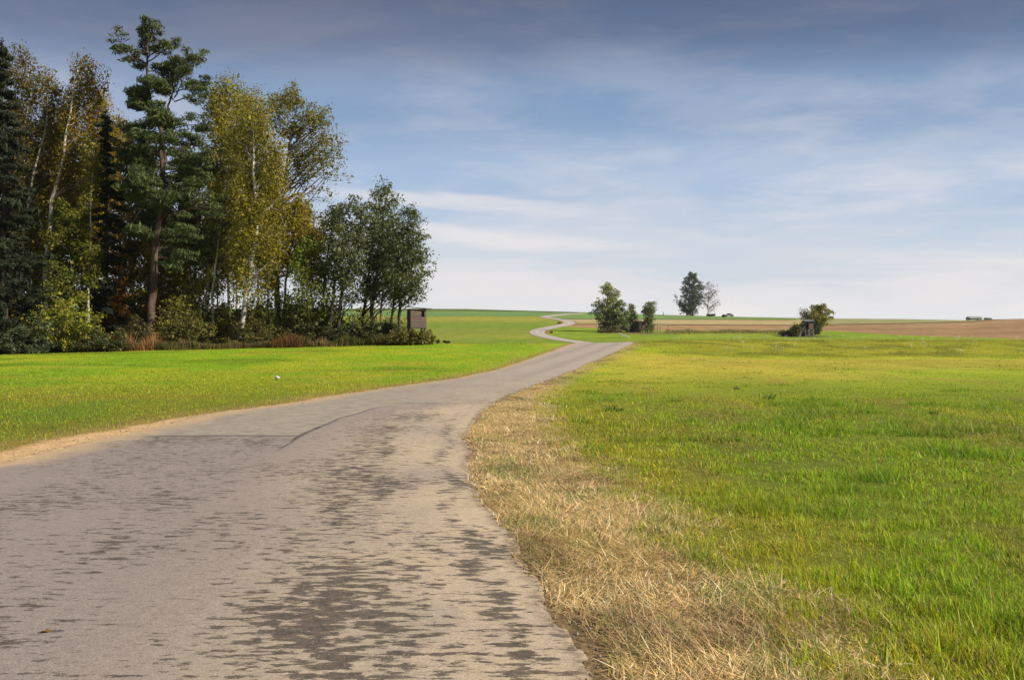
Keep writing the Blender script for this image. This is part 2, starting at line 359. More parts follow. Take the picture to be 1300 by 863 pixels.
# ---------------------------------------------------------------- mesh helpers
def mesh_np(name, V, faces_flat, sizes, mat, attrs=None, smooth=False):
    me = bpy.data.meshes.new(name)
    V = np.asarray(V, np.float32); me.vertices.add(len(V)); me.vertices.foreach_set('co', V.ravel())
    ff = np.asarray(faces_flat, np.int32).ravel(); sizes = np.asarray(sizes, np.int32)
    me.loops.add(len(ff)); me.loops.foreach_set('vertex_index', ff)
    me.polygons.add(len(sizes)); st = np.concatenate([[0], np.cumsum(sizes)[:-1]]).astype(np.int32)
    me.polygons.foreach_set('loop_start', st)
    me.polygons.foreach_set('use_smooth', np.full(len(sizes), smooth))
    for k_, a in (attrs or {}).items():
        a = np.asarray(a, np.float32)
        if a.ndim == 2:
            at = me.attributes.new(k_, 'FLOAT_COLOR', 'POINT')
            if a.shape[1] == 3: a = np.concatenate([a, np.ones((len(a), 1), np.float32)], 1)
            at.data.foreach_set('color', a.ravel())
        else:
            at = me.attributes.new(k_, 'FLOAT', 'POINT'); at.data.foreach_set('value', a)
    me.update(calc_edges=True)
    if mat is not None: me.materials.append(mat)
    return me
def link(name, data, parent=None, loc=None):
    o_ = bpy.data.objects.new(name, data); COL.objects.link(o_)
    if parent is not None: o_.parent = parent
    if loc is not None: o_.location = loc
    return o_
def tag(o_, label=None, cat=None, group=None, kind=None):
    if label: o_['label'] = label
    if cat: o_['category'] = cat
    if group: o_['group'] = group
    if kind: o_['kind'] = kind
    return o_
def thing(name, label, cat, loc, group=None, rz=0):
    o_ = link(name, None, loc=loc); o_.rotation_euler = (0, 0, rz); o_.empty_display_size = .3
    return tag(o_, label, cat, group)
class MB:
    def __init__(s): s.V = []; s.F = []; s.S = []; s.n = 0
    def add(s, V, F):
        s.V.append(np.asarray(V, float).reshape(-1, 3))
        for f in F: s.F.extend([i + s.n for i in f]); s.S.append(len(f))
        s.n += len(s.V[-1])
    def tube(s, pts, rad, sides=6, cap=True):
        pts = np.asarray(pts, float); rad = np.asarray(rad, float); n = len(pts)
        T = np.gradient(pts, axis=0); T /= np.linalg.norm(T, axis=1)[:, None] + 1e-9
        ref = np.array([0, 0, 1.]) if abs(T[0][2]) < .9 else np.array([1., 0, 0])
        U = np.cross(T, ref); U /= np.linalg.norm(U, axis=1)[:, None] + 1e-9; W = np.cross(T, U)
        a = np.arange(sides) * 2 * math.pi / sides
        ring = pts[:, None, :] + rad[:, None, None] * (np.cos(a)[None, :, None] * U[:, None, :] + np.sin(a)[None, :, None] * W[:, None, :])
        i = np.arange(n - 1)[:, None] * sides; j = np.arange(sides)[None, :]; j2 = (j + 1) % sides
        q = np.stack([i + j, i + j2, i + sides + j2, i + sides + j], -1).reshape(-1, 4) + s.n
        s.V.append(ring.reshape(-1, 3)); s.F.extend(q.ravel().tolist()); s.S.extend([4] * len(q))
        if cap:
            s.F.extend((np.arange(sides)[::-1] + s.n).tolist()); s.S.append(sides)
            s.F.extend((np.arange(sides) + (n - 1) * sides + s.n).tolist()); s.S.append(sides)
        s.n += n * sides
    def box(s, c, size, rot=None):
        c = np.array(c, float); h = np.array(size, float) / 2
        v = np.array([[x, y, z] for x in (-1, 1) for y in (-1, 1) for z in (-1, 1)], float) * h
        if rot is not None: v = v @ np.array(rot).T
        s.add(v + c, [(0, 1, 3, 2), (4, 6, 7, 5), (0, 4, 5, 1), (2, 3, 7, 6), (0, 2, 6, 4), (1, 5, 7, 3)])
    def beam(s, a, b, w=.08, d=None):
        a = Vector(a); b = Vector(b); v = b - a; L = v.length; q = v.to_track_quat('Z', 'Y').to_matrix()
        s.box((a + b) / 2, (w, d or w, L), q)
    def build(s, name, mat, parent=None, smooth=False, loc=None):
        V = np.concatenate(s.V) if s.V else np.zeros((0, 3))
        return link(name, mesh_np(name, V, s.F, s.S, mat, smooth=smooth), parent, loc)

# ---------------------------------------------------------------- the ground sheet
ang = np.concatenate([np.arange(-44, 44.001, .12), np.arange(48, 315, 4)]); ang = np.radians(ang)
rad = np.concatenate([[.3, .7, 1.1], 1.5 * np.exp(np.arange(0, math.log(515 / 1.5), .0088)), [540, 580, 650, 800, 1000, 1300]])
A, RR = np.meshgrid(ang, rad); GX = (np.sin(A) * RR).ravel(); GY = (np.cos(A) * RR).ravel()
GZ = hground(GX, GY)
inroad = (GY < ROAD_END)
eR = edgeR(GY); eL = edgeL(GY)
dR = GX - eR; dL = eL - GX                       # positive = off the road
far_w = np.clip(GY / 150, 0, 1)
inside = np.where(inroad, np.minimum(-dR, -dL), -9)
en_ = fbm(GX * 7, GY * 7, 23, 5) * np.where(GY < 62, .10, 0)
low_ = sst(inside - en_ + .06, .02, .10 + far_w * .8) * (.05 + .2 * far_w)
GZ = GZ + np.where((GY < 62) & (inside > -.1), .012 * sst(inside, -.1, 0) + .008 * (vn(GX * 14, GY * 14, 24) - .3), 0)
GZ = GZ - low_
# rougher soil beside the asphalt
rim = np.exp(-(np.clip(dR, 0, None) / .25) ** 2) * (dR > -.05) * (np.abs(GY) < 40)
GZ = GZ + rim * .035 * (fbm(GX * 9, GY * 9, 5, 3) - .6)
def mixc(c, col, m):
    m = np.clip(m, 0, 1)[:, None]; return c * (1 - m) + np.array(col)[None, :] * m
def field_color(X, Y):
    """albedo of the turf itself, patches and all"""
    n = fbm(X * .12, Y * .05, 3, 4); n2 = fbm(X * .6, Y * .35, 4, 4)
    c = np.tile(np.array([.26, .39, .018]), (len(X), 1))
    c = mixc(c, (.42, .42, .035), sst(n * .5 + n2 * .5, .45, .62) * .8)
    c = mixc(c, (.30, .235, .07), sst(fbm(X * .9, Y * .28, 6, 4), .58, .75) * .5)
    # mown, paler part of the right-hand field, ending at the foot of the bank
    r = sst(X, .5, 6) * sst(Y, 15, 32) * sst(Y, 53, 49)
    c = mixc(c, (.41, .375, .05), r * (.25 + .6 * sst(n, .35, .6)))
    st = np.abs((Y * .55 + X * .03 + fbm(X * .05, Y * .1, 8, 2)) % 2 - 1)
    c = mixc(c, (.33, .26, .05), r * sst(Y, 30, 44) * sst(st, .6, .95) * .5)
    # the bank
    b = sst(X, 5, 12) * sst(Y, 50, 54) * sst(Y, 90, 78)
    c = mixc(c, (.27, .275, .024), b * .9)
    c = mixc(c, (.15, .165, .02), b * sst(n2, .45, .6) * .7)
    c = mixc(c, (.36, .30, .055), sst(X, 3, 10) * sst(Y, 34, 42) * sst(Y, 51, 48) * .55)
    # left meadow: fresher green
    l = sst(-X + pchip(lY, lX, Y), 0, 2.0) * (Y < 120)
    c = mixc(c, (.20, .34, .014), l * .9)
    c = mixc(c, (.34, .37, .02), l * sst(n * .4 + n2 * .6, .45, .6) * .65)
    c = mixc(c, (.13, .22, .012), l * sst(fbm(X * .16, Y * .22, 15, 4), .48, .64) * .75)
    c = mixc(c, (.36, .33, .04), l * sst(fbm(X * .22, Y * .5, 17, 4), .56, .68) * .5)
    return c
gc = field_color(GX, GY)
near = GY < 150
# soil below the blades close by, toned darker to deepen the shade between them
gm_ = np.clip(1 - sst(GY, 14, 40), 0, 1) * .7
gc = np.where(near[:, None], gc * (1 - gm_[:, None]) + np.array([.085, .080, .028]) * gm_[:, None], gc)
V_ = edgeV(GY); vm = (dR > 0) * sst(V_ - GX, -.25 - .01 * GY, .25) * (GY < 70)
vn_ = fbm(GX * 1.7, GY * 1.2, 21, 4)
gc = mixc(gc, (.42, .31, .15), vm * np.where(GY > 30, .6, 1)); gc = mixc(gc, (.12, .09, .045), vm * sst(vn_, .5, .65) * .7)
dirt = sst(dR, .18 + .5 * (vn_ - .5), .03) * (dR > -.6) * (GY < 62) * np.maximum(sst(vn_ + .25 * (GY < 10), .28, .5), sst(dR, .06, -.02))
gc = mixc(gc, (.25, .175, .105), dirt * .9)
dirtb = sst(GY, 7.5, 4.2) * sst(dR, .5, .1) * (dR > -.2)
gc = mixc(gc, (.20, .14, .08), dirtb * sst(vn_, .25, .5))
# left shoulder of pale sand, then a straw fringe
ln = fbm(GX * 1.1, GY * .8, 22, 4)
wS = np.interp(GY, [0, 11, 14.5, 17, 25, 60], [1.2, 1.0, .8, .35, .18, .1])
sand = sst(dL, wS * (.5 + ln), wS * .5 * (.3 + ln)) * (dL > -.3) * (GY < 66)
frg = sst(dL, wS + .9, wS * .6) * (dL > -.3) * (GY < 66)
gc = mixc(gc, (.27, .20, .07), frg * .85)
gc = mixc(gc, (.52, .37, .21), sand)
# forest floor
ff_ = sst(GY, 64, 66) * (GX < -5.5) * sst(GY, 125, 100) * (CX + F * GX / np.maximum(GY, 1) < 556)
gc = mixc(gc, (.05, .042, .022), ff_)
# far fields, by the strips one sees on the slope
fx = CX + F * GX / np.maximum(GY, 1); fyy = HY + (CAM_Z - hsmooth(GX, GY)) * F / np.maximum(GY, 1)
farm = GY > 160
yr_ = np.interp(fx, RX, RY); wv = (fbm(fx * .02, GY * .02, 40, 3) - .5) * 2.2
q = fyy + wv * .5
n_s = fbm(GX * .02, GY * .06, 41, 4)
fc = np.tile(np.array([.175, .245, .03]), (len(GX), 1))
fc = mixc(fc, (.25, .27, .04), sst(n_s, .4, .6) * .8)
left = sst(730 - fx, -25, 25)
rc = edgeR(GY) + 0
leftroad = (GX < (eL + eR) / 2)
# left of the road
m = leftroad * farm
def strip(a, b, s_=.5): return sst(q, a - s_, a + s_) * sst(q, b + s_, b - s_)
fc = mixc(fc, (.135, .24, .075), m * strip(395, 401.5) )
fc = mixc(fc, (.20, .27, .10), m * strip(396.5, 398, .4) * .6)
fc = mixc(fc, (.29, .29, .05), m * strip(402, 407) * .8)
fc = mixc(fc, (.16, .245, .03), m * strip(409, 417) * .8)
fc = mixc(fc, (.22, .24, .045), m * strip(418, 423, 1.5) * .6)
top = np.interp(fx, [300, 600, 690], [1.9, 1.9, .9])
fc = mixc(fc, (.055, .05, .035), m * sst(np.abs(fyy - yr_ - top), .75, .25) * .9)
fc = mixc(fc, (.10, .18, .04), m * (fyy < yr_ + top * .6))
# right of the road
m = (~leftroad) * farm
fc = mixc(fc, (.16, .265, .075), m * (fyy < 405.0) * (fx < 1010))
l1 = np.interp(fx, [700, 860, 985], [404.6, 405.3, 405.8])
fc = mixc(fc, (.40, .33, .17), m * sst(fyy, l1 - .3, l1 + .3) * (fyy < 413))
l2 = np.interp(fx, [700, 740, 1000, 1050, 1150, 1230, 1262, 1320], [413.2, 411.6, 412.8, 412.2, 410.6, 408.4, 405.9, 402])
sage = sst(fx, 1000, 1040) * m
fc = mixc(fc, (.27, .29, .13), sage * (fyy < l2))
fc = mixc(fc, (.28, .24, .10), m * sst(n_s, .45, .6) * (fyy < l2) * (fyy > l1) * .6)
brown_lo = np.interp(fx, [720, 800, 930, 990, 1060, 1130, 1200, 1300, 1400], [414.5, 419, 419.5, 419, 420, 424.5, 427.5, 430, 431])
fc = mixc(fc, (.33, .215, .115), m * (fyy > l2) * sst(fyy, brown_lo + .4, brown_lo - .4))
fc = mixc(fc, (.24, .145, .075), m * (fyy > l2) * (fyy < brown_lo) * (fx > 1000) * sst(fbm(GX * .04, GY * .25, 44, 4), .45, .6) * .8)
fc = mixc(fc, (.37, .25, .14), m * (fyy > l2) * (fyy < l2 + 5) * (fx > 1150) * .45)
fc = mixc(fc, (.045, .045, .028), m * sst(np.abs(fyy - l1), .55, .15) * (fx > 700) * (fx < 1010))
fc = mixc(fc, (.06, .04, .03), m * sst(np.abs(fyy - l2), .75, .25) * .9)
rr = sst(np.abs(fyy - yr_), .55, .1) * m
fc = mixc(fc, (.09, .10, .05), rr * .7)
fc = mixc(fc, (.19, .285, .02), m * (fyy > brown_lo + .2) * sst(fyy, 434, 429) * .85)
fc = mixc(fc, (.32, .31, .05), m * (fx > 860) * (fx < 1040) * strip(420, 428, 1.2) * .35)
# worn soil by the far bends, darker ellipses below the tree clump and the hide
for (bx, by, sx, sy, cc) in ((697, 421.6, 4.5, 1.3, (.30, .15, .04)), (711, 410.3, 4, .9, (.30, .13, .05)), (815, 423, 40, 1.6, (.17, .14, .06)), (1025, 427, 36, 1.2, (.12, .13, .05))):
    fc = mixc(fc, cc, np.exp(-((fx - bx) / sx) ** 2 - ((fyy - by) / sy) ** 2) * farm * 1.2)
t_ = sst(GY, 150, 185)[:, None]
fc = fc * (.82 + .36 * fbm(GX * .15, GY * .9, 47, 4) + .0)[:, None] * (.9 + .2 * fbm(GX * .9, GY * .9, 48, 2))[:, None]
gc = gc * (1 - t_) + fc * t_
# verge soil either side of the far road
fr = sst(np.minimum(np.abs(dR), np.abs(dL)), 1.0, .3) * (GY > 66) * inroad
gc = mixc(gc, (.24, .20, .09), fr * .5)
grassy = np.clip(1 - dirt - sand - dirtb, 0, 1)
na, nr = len(ang), len(rad)
i = np.arange(nr - 1)[:, None] * na; j = np.arange(na)[None, :]; j2 = (j + 1) % na
quad = np.stack([i + j, i + na + j, i + na + j2, i + j2], -1).reshape(-1, 4)[:, ::-1]
V = np.stack([GX, GY, GZ], 1); V = np.concatenate([V, [[0, 0, float(GZ[:na].mean())]]])
fan = np.stack([np.arange(na), (np.arange(na) + 1) % na, np.full(na, len(V) - 1)], -1)[:, ::-1]
ap = lambda a: np.concatenate([a, a[:1]])
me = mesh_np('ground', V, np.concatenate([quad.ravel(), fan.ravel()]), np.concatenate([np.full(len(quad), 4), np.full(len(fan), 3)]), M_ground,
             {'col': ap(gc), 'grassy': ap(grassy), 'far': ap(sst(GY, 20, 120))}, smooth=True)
tag(link('ground', me), 'rolling green meadow and brown stubble fields rising to a low ridge', kind='structure')

# ---------------------------------------------------------------- the road
ys = [-14.0]
while ys[-1] < ROAD_END: ys.append(ys[-1] + max(.03, .0055 * abs(ys[-1])) if ys[-1] > 0 else ys[-1] + .4)
ys = np.array(ys); nc = 150
tt = np.linspace(0, 1, nc)
XL = edgeL(ys); XR = edgeR(ys)
RXg = XL[:, None] * (1 - tt) + XR[:, None] * tt; RYg = np.repeat(ys[:, None], nc, 1)
wdt = (XR - XL)[:, None]
und = .010 * (fbm(RXg * .8, RYg * .5, 51, 3) - .5)
crown_ = .03 * (1 - (2 * tt - 1) ** 2)[None, :]
a_ = .05 * np.clip(np.abs(RYg) / 30, .25, 1)
RZg = hsmooth(RXg, RYg) + a_ * (fbm(RXg * .35, RYg * .35, 11, 3) - .5) + .012 + und + crown_ * .6 + .06 * np.clip((RYg - 60) / 200, 0, 1)
dR_ = XR[:, None] - RXg; dL_ = RXg - XL[:, None]
ck = [solve(a, b, 2, 60) for a, b in ((318, 600), (345, 580), (380, 556), (430, 533), (475, 520), (512, 514.5), (530, 514))]
cX = np.interp(RYg, [p[1] for p in ck], [p[0] for p in ck]) + .05 * (fbm(RYg * 2.2, RYg * 0, 61, 3) - .5)
j0 = ck[2][1]; yc0, yc1 = ck[1][1], ck[-1][1]
cw = np.interp(RYg, [yc0, j0, yc1], [.010, .030, .014]) * (.5 + fbm(RXg * 3, RYg * 4, 62, 3))
crack = np.exp(-((RXg - cX) / cw) ** 2) * (RYg > yc0) * (RYg < yc1) * np.interp(RYg, [yc0, yc0 + 1, yc1 - .6, yc1], [.15, 1, 1, 0])
jy = j0 + .05 * (fbm(RXg * 2, RXg * 0, 63, 3) - .5)
crack = np.maximum(crack, .75 * np.exp(-((RYg - jy) / .07) ** 2) * (RXg < cX) * sst(RXg, -6.0, -4.8))
j2y = yc1 + .1; crack = np.maximum(crack, .35 * np.exp(-((RYg - j2y) / .12) ** 2) * (RXg > cX[:, :1] * 0 - 2.4) * (RXg < -.4))
oldm = (RYg > jy) * sst(cX - RXg, -.02, .05) * sst(RYg, 30, 21)
oldm = np.maximum(oldm, sst(RYg, yc1, yc1 + .3) * sst(RYg, 34, 24) * .55)
skirtL = np.stack([XL - .05, ys, RZg[:, 0] - .08 - .15 * np.clip((ys - 60) / 200, 0, 1)], 1); skirtR = np.stack([XR + .05, ys, RZg[:, -1] - .08 - .15 * np.clip((ys - 60) / 200, 0, 1)], 1)
G = np.concatenate([skirtL[:, None, :], np.stack([RXg, RYg, RZg], -1), skirtR[:, None, :]], 1)
ncc = nc + 2; nrr = len(ys)
i = np.arange(nrr - 1)[:, None] * ncc; j = np.arange(ncc - 1)[None, :]
quad = np.stack([i + j, i + j + 1, i + ncc + j + 1, i + ncc + j], -1).reshape(-1, 4)
pad = lambda a, v=0: np.concatenate([np.full((nrr, 1), v), a, np.full((nrr, 1), v)], 1).ravel()
me = mesh_np('road', G.reshape(-1, 3), quad.ravel(), np.full(len(quad), 4), M_road,
             {'dr': pad(dR_), 'dl': pad(dL_), 'old': pad(oldm), 'crack': pad(np.clip(crack, 0, 1))}, smooth=True)
tag(link('road', me), 'narrow winding farm road of worn grey asphalt', kind='structure')

# ---------------------------------------------------------------- grass blades
rng = np.random.default_rng(7)
def blades(name, X, Y, Z, Ln, Wd, lean, azi, C, mat, segs=3, tipc=None, curl=.5):
    """one curved tapering ribbon per root point"""
    n = len(X); t = np.linspace(0, 1, segs + 1)
    dirx, diry = np.cos(azi), np.sin(azi)
    side = azi + math.pi / 2 + rng.normal(0, .6, n)
    sx, sy = np.cos(side), np.sin(side)
    th = lean[:, None] + curl * lean[:, None] * t[None, :]         # angle from vertical grows towards the tip
    th = np.clip(th, 0, 1.62)
    ds = Ln[:, None] / segs
    hx = np.concatenate([np.zeros((n, 1)), np.cumsum(np.sin(th[:, :-1]) * ds, 1)], 1)
    hz = np.concatenate([np.zeros((n, 1)), np.cumsum(np.cos(th[:, :-1]) * ds, 1)], 1)
    cx = X[:, None] + dirx[:, None] * hx; cy = Y[:, None] + diry[:, None] * hx; cz = Z[:, None] + hz
    wd = Wd[:, None] * (1 - t[None, :] ** 1.6) * .5
    Lp = np.stack([cx - sx[:, None] * wd, cy - sy[:, None] * wd, cz], -1)[:, :-1]
    Rp = np.stack([cx + sx[:, None] * wd, cy + sy[:, None] * wd, cz], -1)[:, :-1]
    tip = np.stack([cx[:, -1], cy[:, -1], cz[:, -1]], -1)[:, None, :]
    V = np.concatenate([Lp, Rp, tip], 1); per = 2 * segs + 1
    q = [[k_, segs + k_, segs + k_ + 1, k_ + 1] for k_ in range(segs - 1)]
    f = np.array(sum(q, []) + [segs - 1, 2 * segs - 1, 2 * segs]); sz = [4] * (segs - 1) + [3]
    FF_ = (f[None, :] + (np.arange(n) * per)[:, None]).ravel(); SZ = np.tile(sz, n)
    cc = np.repeat(C[:, None, :], per, 1)
    if tipc is not None:
        tv = np.concatenate([t[:-1], t[:-1], [1.0]])[None, :, None] ** 2
        cc = cc * (1 - tv * .7) + tipc[:, None, :] * tv * .7
    return mesh_np(name, V.reshape(-1, 3), FF_, SZ, mat, {'col': cc.reshape(-1, 3)})
def scatter(n, y0, y1, a0, a1, power=1.0):
    """points in a sector seen from the camera, denser close by"""
    u = rng.random(n); r = (y0 ** (2 - power) + u * (y1 ** (2 - power) - y0 ** (2 - power))) ** (1 / (2 - power))
    a = np.radians(rng.uniform(a0, a1, n)); return np.sin(a) * r, np.cos(a) * r
def join_layers(name, layers, mat, label, cat):
    Vs, Fs, Ss, Cs = [], [], [], []; n = 0
    for me in layers:
        nv = len(me.vertices); v = np.empty(nv * 3, np.float32); me.vertices.foreach_get('co', v)
        f = np.empty(len(me.loops), np.int32); me.loops.foreach_get('vertex_index', f)
        s_ = np.empty(len(me.polygons), np.int32); me.polygons.foreach_get('loop_total', s_)
        c = np.empty(nv * 4, np.float32); me.attributes['col'].data.foreach_get('color', c)
        Vs.append(v.reshape(-1, 3)); Fs.append(f + n); Ss.append(s_); Cs.append(c.reshape(-1, 4)); n += nv; bpy.data.meshes.remove(me)
    me = mesh_np(name, np.concatenate(Vs), np.concatenate(Fs), np.concatenate(Ss), mat, {'col': np.concatenate(Cs)})
    return tag(link(name, me), label, cat, kind='stuff')
def turf(X, Y, straw=.12):
    C = field_color(X, Y); n = len(X)
    # blade colours scatter round the turf's own colour
    C = C * rng.uniform(.35, 1.6, (n, 1)) * np.array([1.0, 1.0, 1.0])
    hue = rng.normal(0, 1, n); C[:, 0] *= np.exp(hue * .16); C[:, 1] *= np.exp(-hue * .05)
    s_ = rng.random(n) < straw
    C[s_] = np.array([.36, .28, .11]) * rng.uniform(.6, 1.25, (s_.sum(), 1))
    return C
layers = []
# (count, near, far, angle range, length, width, segments)
for (n, y0, y1, a0, a1, L0, W0, sg, pw) in ((240000, 2.6, 10, -6, 44, .068, .0048, 4, 1.0), (190000, 10, 24, -6, 40, .062, .0090, 3, 1.0), (230000, 2.6, 12, -6, 44, .036, .0050, 2, 1.0), (200000, 12, 30, -6, 40, .036, .0100, 2, 1.0), (260000, 24, 78, -6, 38, .050, .018, 2, 1.0)):
    X, Y = scatter(n, y0, y1, a0, a1, pw)
    V_ = edgeV(Y); er = edgeR(Y)
    k_ = (X > V_ - .22 + .5 * (fbm(X * 1.3, Y * 1.3, 71, 3) - .5) + rng.normal(0, .09, n)) & (X > er + .12)
    cl_ = fbm(X * 2.6, Y * 2.6, 72, 3)
    cf = 4.5 if y1 <= 10 else (2.6 if y1 <= 24 else 1.1); cl5 = fbm(X * cf, Y * cf, 82, 3)
    k_ &= rng.random(n) < (.25 + 2.2 * (cl5 - .33) if L0 > .04 else 1.1)
    X, Y, cl_, cl5 = X[k_], Y[k_], cl_[k_], cl5[k_]; n = len(X)
    tuft = sst(fbm(X * 1.1, Y * 1.1, 73, 3), .56, .74)
    Ln = L0 * rng.lognormal(0, .35, n) * (.7 + .9 * tuft + .35 * sst(Y, 8, 3)) * np.where(Y > 52, 1.2, 1)
    Ln *= .55 + .95 * sst(cl5, .3, .7); mow = sst(Y, 15, 30) * sst(Y, 52, 49); Ln *= 1 - .45 * mow
    lean = np.abs(rng.normal(.72 if L0 > .04 else 1.0, .40, n)); azi = rng.uniform(0, 2 * math.pi, n)
    C = turf(X, Y, .13); C = mixc(C, (.09, .21, .015), tuft * .5)
    tip = C * np.array([1.6, 1.4, 1.1])
    layers.append(blades('b', X, Y, hground(X, Y) - .005, Ln, W0 * rng.uniform(.7, 1.3, n), lean, azi, C, M_grass, sg, tip))
join_layers('meadow_grass', layers, M_grass, 'bright green mown grass covering the meadow right of the road', 'grass')
layers = []
for (n, y0, y1, a0, a1, L0, W0, sg) in ((90000, 9, 24, -44, -8, .055, .008, 3), (190000, 24, 68, -38, 2, .042, .018, 2)):
    X, Y = scatter(n, y0, y1, a0, a1); eL_ = edgeL(Y)
    wS_ = np.interp(Y, [0, 11, 14.5, 17, 25, 60], [1.2, 1.0, .8, .35, .18, .1])
    k_ = (X < eL_ - wS_ * (.75 + .6 * (fbm(X * 1.1, Y * .8, 22, 4) - .5)) + rng.normal(0, .06, n))
    k_ &= rng.random(n) < .5 + 1.2 * (fbm(X * 2.2, Y * 2.2, 74, 3) - .3)
    X, Y = X[k_], Y[k_]; n = len(X); de = edgeL(Y) - X
    C = turf(X, Y, .06); edge = sst(de, 1.5, .6)
    sel = rng.random(n) < edge * .55; C[sel] = np.array([.37, .28, .12]) * rng.uniform(.6, 1.2, (sel.sum(), 1))
    Ln = L0 * rng.lognormal(0, .35, n); tip = C * np.array([1.4, 1.2, 1.1])
    layers.append(blades('b', X, Y, hground(X, Y) - .005, Ln, W0 * rng.uniform(.7, 1.3, n), np.abs(rng.normal(.75, .35, n)), rng.uniform(0, 6.28, n), C, M_grass, sg, tip))
join_layers('left_meadow_grass'.replace('left_', 'roadside_'), layers, M_grass, 'fresh green grass of the meadow between the road and the wood', 'grass')
# straw verge
layers = []
for (n, y0, y1, L0, W0, sg) in ((230000, 2.6, 9, .075, .0052, 3), (150000, 9, 20, .06, .008, 3), (80000, 20, 62, .055, .018, 2)):
    X, Y = scatter(n, y0, y1, -6, 26)
    V_ = edgeV(Y); er = edgeR(Y); g = fbm(X * 1.7, Y * 1.2, 21, 4)
    dd = X - er
    k_ = (X < V_ + .15 + .5 * (fbm(X * 1.3, Y * 1.3, 75, 3) - .5) + rng.normal(0, .14, n)) & (dd > -.10 + .26 * fbm(X * 2, Y * 2, 76, 3) * rng.uniform(.2, 1.2, n) + np.where(Y < 6.5, .14 * sst(Y, 6.5, 4.3), 0))
    k_ &= rng.random(n) < .35 + 1.6 * (fbm(X * 3.2, Y * 3.2, 77, 3) - .25)
    X, Y, dd = X[k_], Y[k_], dd[k_]; n = len(X)
    u = rng.random(n)
    C = np.where((u < .62)[:, None], np.array([.72, .52, .25]), np.where((u < .8)[:, None], np.array([.36, .26, .15]), np.array([.88, .74, .50])))
    C = C * rng.uniform(.6, 1.3, (n, 1))
    gp = .6 * sst(fbm(X * 1.5, Y * 1.1, 78, 3) + .10 * np.exp(-((dd - .35) / .22) ** 2), .56, .70)
    isg = rng.random(n) < gp * .75 + .20
    C[isg] = np.array([.25, .29, .10]) * rng.uniform(.6, 1.5, (isg.sum(), 1))
    br = sst(fbm(X * 1.2, Y * 1.2, 79, 3), .56, .68) * (~isg)
    C = mixc(C, (.17, .11, .06), br * .5)
    Ln = L0 * rng.lognormal(0, .4, n) * (1 - .35 * isg)
    # laid over in swathes
    azi = fbm(X * .8, Y * .8, 80, 3) * 14 + rng.normal(0, 1.5, n)
    lean = np.where(isg, np.abs(rng.normal(.6, .4, n)), np.clip(rng.normal(1.32, .26, n), .1, 1.56))
    tip = C * np.array([1.25, 1.2, 1.1])
    mound = .035 * rng.random(n) * (~isg)
    layers.append(blades('b', X, Y, hground(X, Y) + mound - .004, Ln, W0 * rng.uniform(.6, 1.3, n), lean, azi, C, M_straw, sg, tip, .15))
join_layers('dry_verge_grass', layers, M_straw, 'trampled straw coloured grass on the verge along the right side of the road', 'dry grass')

# ---------------------------------------------------------------- foliage
def leaf_mesh(name, A, C, size, mat, r_, aspect=.7, vert=0.0, off=None):
    """A: anchor points; one diamond-shaped leaf card each"""
    n = len(A)
    if n == 0: return None
    nrm = r_.normal(size=(n, 3)) * .55; nrm[:, 2] += .35 * (1 - vert)
    if off is not None: nrm += off * .8
    nrm /= np.linalg.norm(nrm, axis=1)[:, None]
    t = r_.normal(size=(n, 3)); t[:, 2] -= vert * 2.5
    u = t - (t * nrm).sum(1)[:, None] * nrm; u /= np.linalg.norm(u, axis=1)[:, None] + 1e-9
    v = np.cross(nrm, u); s_ = size * r_.lognormal(0, .42, n)[:, None] * .47
    V = np.stack([A - u * s_, A + v * s_ * aspect + nrm * s_ * .15, A + u * s_, A - v * s_ * aspect + nrm * s_ * .15], 1)
    return mesh_np(name, V.reshape(-1, 3), np.arange(4 * n), np.full(n, 4), mat, {'col': np.repeat(C, 4, 0)})
def colors(n, groups, pal, r_, spread=.25):
    """per-clump choice out of a palette with per-leaf scatter"""
    pal = np.array(pal, float); ng = int(groups.max()) + 1 if n else 1
    w_ = r_.dirichlet(np.full(len(pal), .8), ng)
    C = (w_[groups] @ pal); pick = r_.random(n) < .3; C[pick] = pal[r_.integers(0, len(pal), pick.sum())]
    return C * r_.lognormal(0, spread, n)[:, None] * r_.lognormal(0, .12, ng)[groups][:, None]
def px2local(px, py, Y, base):
    return np.array([(px - CX) / F * Y - base[0], 0, CAM_Z + (HY - py) / F * Y - base[2]])
def curve(a, b, r_, k=6, bend=.12, sag=0.0):
    a = np.asarray(a, float); b = np.asarray(b, float); L = np.linalg.norm(b - a)
    t = np.linspace(0, 1, k)[:, None]; o_ = r_.normal(size=3) * bend * L * .5
    p = a * (1 - t) + b * t + o_ * np.sin(t * math.pi) + np.array([0, 0, 1.]) * sag * L * np.sin(t * math.pi)
    p[1:-1] += r_.normal(size=(k - 2, 3)) * L * .018
    return p
def at(poly, t):
    s_ = t * (len(poly) - 1); i_ = min(int(s_), len(poly) - 2); return poly[i_] * (1 - (s_ - i_)) + poly[i_ + 1] * (s_ - i_)
